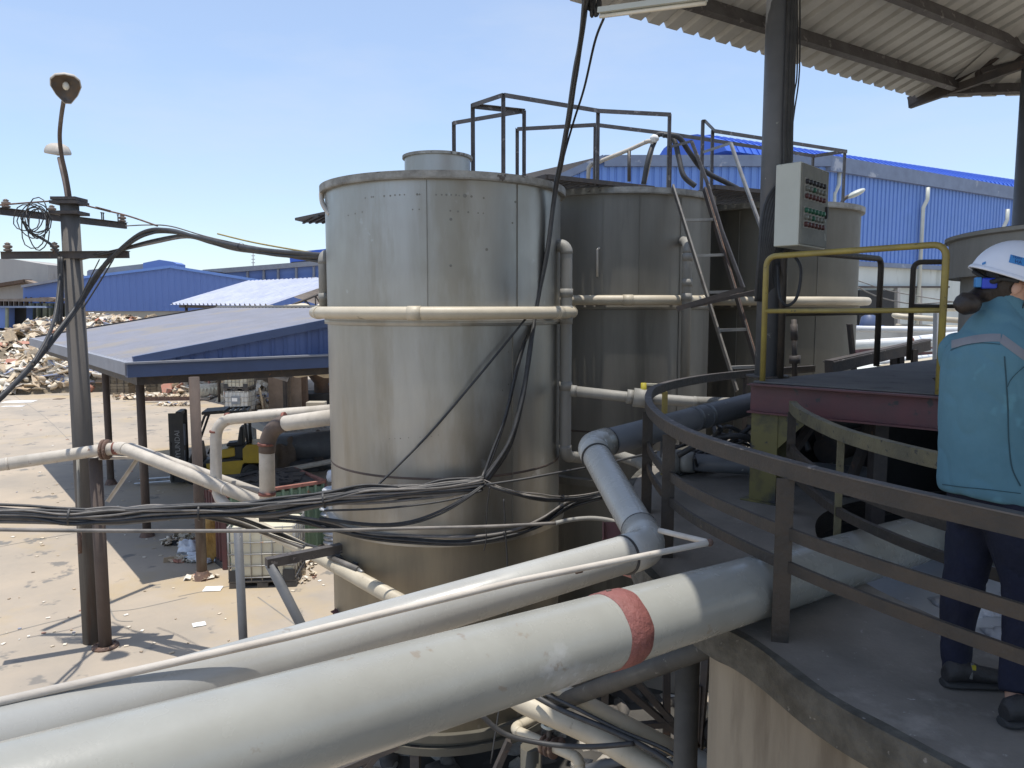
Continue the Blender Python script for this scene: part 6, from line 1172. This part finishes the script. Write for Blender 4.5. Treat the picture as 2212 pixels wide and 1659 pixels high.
wire('thin wire slanting from crossarm to lower left', [(215, 560, 11.1), (180, 630, 11.1), (150, 690, 11.0)], .008, 'cable', 'wire')
wire('slack wire right of the pole joining the thick cables', [(245, 560, 11.2), (215, 610, 11.2), (178, 668, 11.1)], .011, 'cable', 'wire')
# ================================================================ THE WORKER
from mathutils.bvhtree import BVHTree
def bvh_of(o):
    me = o.data; r0 = o
    while r0.parent: r0 = r0.parent
    return BVHTree.FromPolygons([v.co + r0.location for v in me.vertices], [tuple(p.vertices) for p in me.polygons])
def decal(bv, fn, nu, nv, off, name, m_, parent, th=.0):
    vs = []; 
    for j in range(nv + 1):
        for i in range(nu + 1):
            px, py = fn(i / nu, j / nv); r_ = ray(px, py); h = bv.ray_cast(EYE, r_.normalized()); 
            if h[0] is None: h = (vs[-1] if vs else EYE + r_ * 2.9, -r_.normalized())
            vs.append(h[0] + (h[1] if h[1].dot(r_) < 0 else -h[1]) * off)
    return MB().add(vs, [(j * (nu + 1) + i, j * (nu + 1) + i + 1, (j + 1) * (nu + 1) + i + 1, (j + 1) * (nu + 1) + i) for j in range(nv) for i in range(nu)], True).build(name, m_, parent)
PYW = 2.95; fw = V((.93, .37, 0)).normalized(); rw = V((fw.y, -fw.x, 0))
wk = thing('person', 'worker in teal jacket, navy trousers and white hard hat, seen from behind', 'person', V((1.86, 2.9, ZS)))
def oval(c, a, b, n=24, tilt=0.0):
    return [c + rw * (a * math.cos(6.28318 * k / n)) + fw * (b * math.sin(6.28318 * k / n)) + Z * (tilt * math.sin(6.28318 * k / n)) for k in range(n)]
jk = MB()
rings = [(1076, 2133, .182, .140), (1066, 2134, .188, .147), (1050, 2134, .191, .149), (1030, 2134, .186, .146), (960, 2134, .184, .145), (880, 2135, .184, .145), (810, 2138, .186, .140), (765, 2143, .184, .132), (738, 2149, .170, .122), (716, 2156, .146, .108), (698, 2163, .112, .092), (684, 2168, .088, .080), (664, 2172, .076, .074), (650, 2174, .074, .074)]
jk.loft([oval(Yd(cx, y, PYW), a, b, tilt=-.02 if y > 1000 else (-.045 if y < 700 else 0)) for y, cx, a, b in rings])
sh = Yd(2150, 752, PYW)
def limb(pts, rs, n=14): MBt = MB(); MBt.tube(spline(pts, 5), [q for q in interp(rs, (len(pts) - 1) * 5 + 1)], n); return MBt
def interp(rs, n): return [rs[min(int(f), len(rs) - 2)] * (1 - (f - min(int(f), len(rs) - 2))) + rs[min(int(f), len(rs) - 2) + 1] * (f - min(int(f), len(rs) - 2)) for f in [i / (n - 1) * (len(rs) - 1) for i in range(n)]]
def addl(mb, pts, rs, n=14): mb.tube(spline(pts, 5), interp(rs, (len(pts) - 1) * 5 + 1), n); mb.ball(pts[0], rs[0] * .98, n=12, m=8); return mb
rsh = sh + rw * .185 + Z * -.012 + fw * .015; rel = rsh + V((.0, -.02, -.29)) + fw * .05; rwr = rel + fw * .20 + V((0, 0, -.10))
lsh = sh - rw * .165 + Z * -.012; lel = lsh - rw * .01 + V((0, 0, -.28)) + fw * .09; lwr = lel + fw * .22 + V((.02, 0, -.03))
jacket = remesh(jk, 'jacket', 'tealjacket', wk, .0095, 4, disp=.015, ds=6)
for a_, b_, c_ in ((rsh, rel, rwr), (lsh, lel, lwr)):
    sv = MB(); addl(sv, [sh.lerp(a_, .62) + Z * .012, a_, a_.lerp(b_, .5), b_, b_.lerp(c_, .6), c_], [.050, .066 if a_ is lsh else .072, .068, .066, .060, .052], 16); remesh(sv, 'sleeve', 'tealjacket', jacket, .0085, 3, disp=.010, ds=8)
    MB().tube([b_.lerp(c_, .90), b_.lerp(c_, .99)], .055, 18).build('cuff', 'reflect', jacket)
bj = bvh_of(jacket)
def bvh_many(objs):
    vs, fs = [], []
    for o in objs:
        k = len(vs); vs += [v.co + wk.location for v in o.data.vertices]; fs += [tuple(i + k for i in p.vertices) for p in o.data.polygons]
    return BVHTree.FromPolygons(vs, fs)
ball_ = bvh_many([jacket] + [c for c in bpy.data.objects if c.parent == jacket and c.name.startswith('sleeve')])
def seam_line(pts, w_, n=26):
    sp_ = spline([V((x, y, 0)) for x, y in pts], 8)
    def fn(u, v):
        f = u * (len(sp_) - 1); i = min(int(f), len(sp_) - 2); p = sp_[i].lerp(sp_[i + 1], f - i); q = (sp_[i + 1] - sp_[i]).normalized(); return p.x - q.y * (v - .5) * w_, p.y + q.x * (v - .5) * w_
    return decal(ball_, fn, n, 1, .0022, 'seam', 'seam', jacket)
seam_line([(2170, 770), (2174, 830), (2177, 880), (2179, 950), (2186, 1010), (2204, 1050)], 3.2)
seam_line([(2054, 757), (2080, 747), (2120, 741), (2160, 744)], 1.6)
seam_line([(2036, 1046), (2080, 1052), (2140, 1058), (2205, 1066)], 1.8)
seam_line([(2212, 792), (2196, 806), (2182, 822), (2176, 836)], 1.8)
decal(bj, lambda u, v: (2056 + u * 106, 736 - 15 * math.sin(min(1, u * 1.05) * 1.75) + v * 17 - (0 if u > .12 else 4 * (0.12 - u))), 26, 4, .0015, 'reflective_band', 'reflect', jacket)
decal(bj, lambda u, v: (2160 + u * 52 + (1 - v) * 6, 722 + u * 38 + v * 19), 14, 4, .0015, 'reflective_band', 'reflect', jacket)
# collar
cm = MB(); cc = [oval(Yd(2174, y + 6, PYW) + fw * .01, a, b, tilt=-.05) for y, a, b in ((690, .092, .084), (668, .086, .084), (648, .082, .084), (640, .079, .082), (648, .074, .076), (668, .074, .074))]; cm.loft(cc, cap=False).build('collar', 'tealjacket', wk)
# trousers
tr = MB()
tr.loft([oval(Yd(cx, y, PYW), a, b) for y, cx, a, b in ((1045, 2140, .17, .125), (1090, 2142, .178, .135), (1135, 2146, .165, .13))])
LL = [(2104, 1100, 3.02), (2096, 1160, 3.02), (2084, 1230, 3.01), (2074, 1295, 3.0), (2066, 1370, 2.98), (2066, 1448, 2.95)]
RL = [(2180, 1100, 2.86), (2196, 1170, 2.84), (2212, 1250, 2.82), (2214, 1330, 2.80), (2202, 1410, 2.76), (2196, 1500, 2.70)]
addl(tr, [Yd(*p) for p in LL], [.098, .096, .082, .074, .064, .056]); addl(tr, [Yd(*p) for p in RL], [.10, .098, .084, .076, .068, .062])
remesh(tr, 'trousers', 'navycloth', wk, .011, 3, disp=.014, ds=7)
# body with head, neck, arms and hands
bd = MB(); hc = Yd(2196, 612, PYW - .02)
hfw = V((.93, -.36, 0)).normalized(); hf = (hfw * .93 - Z * .36).normalized(); hs = V((hfw.y, -hfw.x, 0)); hu = hs.cross(hf).normalized(); hu = hu if hu.z > 0 else -hu
HR = Matrix((hf, hs, hu)).transposed()
bd.ball(hc, (.098, .076, .108), HR, 20, 14); bd.ball(hc + hf * .045 - hu * .055, (.052, .052, .05), HR, 14, 10)      # skull, jaw
bd.ball(hc + hf * .10 - hu * .018, (.018, .012, .022), HR, 10, 8)                                                    # nose
bd.tube([Yd(2170, 690, PYW), hc - hf * .02 - hu * .06], [.056, .050], 14)
bd.loft([oval(Yd(cx, y, PYW), a * .80, b * .78) for y, cx, a, b in rings[2:]] )
addl(bd, [rsh, rsh.lerp(rel, .5), rel, rwr], [.055, .046, .042, .028]); addl(bd, [lsh, lsh.lerp(lel, .5), lel, lwr], [.055, .046, .042, .028])
for wr, s_ in ((rwr, 1), (lwr, -1)):
    pf = (fw - Z * .25).normalized(); ps = rw * s_; pu = Z
    bd.tube([wr - pf * .03, wr + pf * .02, wr + pf * .06, wr + pf * .085], [.026, .028, .036, .030], 12)
    for k, L_ in enumerate((.062, .074, .070, .055)):
        b0 = wr + pf * .075 + rw * (.027 - k * .018); b1 = b0 + pf * (L_ * .5) - Z * .008; bd.tube([b0, b1, b1 + (pf * .8 - Z * .75).normalized() * L_ * .5], [.0095, .009, .0075], 8)
    b0 = wr + pf * .03 - rw * (s_ * .028); bd.tube([b0, b0 - rw * (s_ * .025) + pf * .03, b0 - rw * (s_ * .03) + pf * .06 - Z * .01], [.012, .0105, .009], 8)
for pts in (LL, RL): addl(bd, [Yd(*p) for p in pts] + [Yd(pts[-1][0] + 3, pts[-1][1] + 22, pts[-1][2])], [.075, .068, .056, .048, .042, .038, .036])
body = remesh(bd, 'body', 'skin', wk, .0075, 2)
MB().ball(hc - hf * .008 + hs * .086 - hu * .022, (.017, .009, .027), HR, 12, 8).build('ear', 'skin', body)
MB().ball(hc - hf * .008 - hs * .086 - hu * .022, (.017, .009, .027), HR, 12, 8).build('ear', 'skin', body)
for s_ in (-1, 1): MB().ball(hc + hf * .088 + hs * (s_ * .03) + hu * .002, .011, n=10, m=8).build('eye', 'black', body)
MB().ball(hc + hf * .094 - hu * .055, (.008, .022, .006), HR, 10, 6).build('mouth', 'redjoint', body)
MB().tube([hc + hs * .078 - hu * .03 + hf * .03, hc + hs * .06 - hu * .085 + hf * .045, hc + hf * .07 - hu * .105], .0025, 6).build('chin_strap', 'black', body)
# hair
hm = MB(); hm.ball(hc - hf * .028 + hu * .006, (.090, .080, .108), HR, 20, 14); hm.ball(hc - hf * .060 - hu * .055, (.050, .058, .058), HR, 14, 10)
bun = Yd(2090, 656, PYW - .03); root_ = hc - hf * .09 - hu * .035; hm.ball(Yd(2150, 628, PYW), (.040, .034, .036)); hm.ball(Yd(2140, 612, PYW + .03), (.030, .03, .03)); hm.tube([root_ + hf * .04, root_.lerp(bun, .45), bun], [.045, .026, .03], 12); hm.ball(bun, (.050, .046, .044), n=16, m=10, jit=.15, fr=3)
hmesh = remesh(hm, 'hair', 'hair', wk, .0075, 2, disp=.004, ds=30)
# clear the face of hair: front cap hidden by helmet; helmet
HC = Yd(2187, 606, PYW - .02); HA, HB, HH = .150, .122, .150
hl = MB(); rgs = []
for k in range(13):
    s_ = k / 12; ce = math.cos(s_ * math.pi / 2); si = math.sin(s_ * math.pi / 2); rgs.append([HC + hf * (HA * max(ce, .02) * math.cos(6.28318 * i / 36)) + hs * (HB * max(ce, .02) * math.sin(6.28318 * i / 36)) + hu * (HH * si) for i in range(36)])
hl.loft(rgs, cap=False); hl.add([rgs[-1][i] for i in range(36)], [tuple(range(36))])
rim = [[HC + hf * ((HA + e) * math.cos(6.28318 * i / 36) + (v_ if math.cos(6.28318 * i / 36) > 0 else 0) * math.cos(6.28318 * i / 36)) + hs * ((HB + e) * math.sin(6.28318 * i / 36)) + hu * h for i in range(36)] for e, h, v_ in ((0, .012, 0), (.008, .003, .035), (.008, -.004, .035), (-.004, -.002, 0), (-.006, .02, 0))]
hl.loft(rim, cap=False); helmet = hl.build('hard_hat', 'helmet', wk)
MB().loft([[HC + (p - HC) * .955 - hu * .004 for p in r_] for r_ in rgs[:11]], cap=False).build('hat_lining', 'shoetrim', helmet)
bh = bvh_of(helmet)
decal(bh, lambda u, v: (2183 + u * 46 + v * -4, 550 + u * 12 + v * 17), 12, 6, .0015, 'name_sticker', 'stickerblue', helmet)
decal(bh, lambda u, v: (2122 + u * 8, 568 + v * 5 - u * 3), 3, 3, .0015, 'small_sticker', 'stickerblue', helmet)
def ptext(s, size_px, ox, oy, m_):
    cu = bpy.data.curves.new('tt', 'FONT'); cu.body = s; cu.size = size_px; t_ = bpy.data.objects.new('tt', cu); COL.objects.link(t_)
    me = bpy.data.meshes.new_from_object(t_.evaluated_get(bpy.context.evaluated_depsgraph_get())); bpy.data.objects.remove(t_); vs = []
    for v in me.vertices:
        px, py = ox + v.co.x, oy - v.co.y + v.co.x * .26; r_ = ray(px, py); h = bh.ray_cast(EYE, r_.normalized()); vs.append((h[0] + h[1] * .0028) if h[0] else EYE + r_ * 2.85)
    MB().add(vs, [tuple(p.vertices) for p in me.polygons]).build('lettering', m_, helmet)
ptext('TRAN', 7.5, 2187, 557, 'inkblue'); ptext('HA', 11, 2192, 568, 'inkblue')
mb = MB(); kb = Yd(2135, 612, PYW - .03); mb.box(kb, (.052, .045, .040), Matrix.Rotation(-.35, 3, 'Z')); mb.build('ratchet_knob', 'knobblue', helmet, bevel=.006); MB().box(Yd(2112, 610, PYW - .02), (.02, .04, .038), Matrix.Rotation(-.35, 3, 'Z')).build('ratchet_end', 'stickerblue', helmet, bevel=.004)
MB().tube(spline([HC - hf * .13 - hs * .02 - hu * .01, Yd(2142, 608, PYW - .05), Yd(2163, 602, PYW - .08), HC + hs * .11 - hu * .005], 5), .009, 8).build('head_band', 'black', helmet)
# shoes
def shoe(heel, d, L_=.275):
    d = V(d).normalized(); s = V((d.y, -d.x, 0)); o = MB(); rg = []
    for f, w_, h in ((0, .028, .060), (.06, .037, .085), (.22, .040, .095), (.38, .041, .085), (.55, .046, .062), (.75, .050, .050), (.92, .042, .040), (1, .020, .028)):
        c = heel + d * (f * L_); rg.append([c + s * (w_ * math.cos(a)) + Z * (.018 + max(0, h * (.5 + .5 * math.sin(a)))) for a in [6.28318 * k / 16 for k in range(16)]])
    sh_ = o.loft(rg).build('shoe', 'shoe', wk)
    sl_ = MB(); sl_.loft([[heel + d * (f * L_) + s * (w_ * math.cos(a) * 1.12) + Z * (.014 + .014 * math.sin(a)) for a in [6.28318 * k / 12 for k in range(12)]] for f, w_ in ((-.03, .022), (.03, .036), (.25, .042), (.5, .046), (.75, .051), (.93, .043), (1.03, .02))]).build('sole', 'soledark', sh_)
    MB().tube([heel + d * (.30 * L_) + s * .043 + Z * .05, heel + d * (.36 * L_) + s * .020 + Z * .105], .006, 6).build('shoe_stripe', 'shoetrim', sh_); MB().box(heel + d * (.36 * L_) + s * .03 + Z * .085, (.014, .01, .03)).build('shoe_tag', 'yellowtag', sh_)
    return sh_
shoe(G(2048, 1490, ZS) + V((0, .03, 0)), (1, .0, 0), .265); shoe(G(2178, 1578, ZS) + V((0, .03, 0)), (.98, .12, 0), .27)
# ================================================================ FAR WORKER
fp = thing('person', 'far worker in dark blue clothes and pale hood beside the rusty machine', 'person', G(696, 876) )
yf = G(696, 876).y
def Q(px, py, dy=0): return Yd(px, py, yf + dy)
b = MB(); b.ball(Q(702, 812), (.13, .13, .15), n=12, m=8); b.tube([Q(701, 818), Q(703, 828), Q(704, 842), Q(703, 850)], [.08, .22, .19, .18], 12)
b.tube([Q(700, 849), Q(697, 862), Q(692, 875)], [.13, .10, .07], 10); b.tube([Q(706, 849), Q(708, 862), Q(708, 876)], [.13, .10, .07], 10); b.tube([Q(696, 824), Q(693, 838), Q(697, 848)], [.09, .07, .05], 8); b.tube([Q(709, 824), Q(714, 836), Q(718, 842)], [.09, .07, .05], 8)
remesh(b, 'body', 'skin', fp, .035, 1)
b = MB(); b.tube([Q(701, 815), Q(703, 827), Q(704, 842), Q(703, 853)], [.14, .27, .24, .23], 12); b.tube([Q(697, 822), Q(692, 838), Q(696, 848)], [.13, .10, .08], 8); b.tube([Q(709, 822), Q(715, 836), Q(718, 842)], [.13, .10, .08], 8); remesh(b, 'jacket', 'navytrim', fp, .035, 1)
b = MB(); b.tube([Q(700, 848), Q(697, 862), Q(691, 874)], [.17, .14, .11], 10); b.tube([Q(706, 848), Q(708, 862), Q(708, 875)], [.17, .14, .11], 10); remesh(b, 'trousers', 'navytrim', fp, .035, 1)
MB().ball(Q(702, 810), (.19, .18, .20), n=12, m=8).build('hood', 'boxwhite', fp); MB().box(Q(691, 877), (.3, .2, .12)).build('shoe', 'shoe', fp)
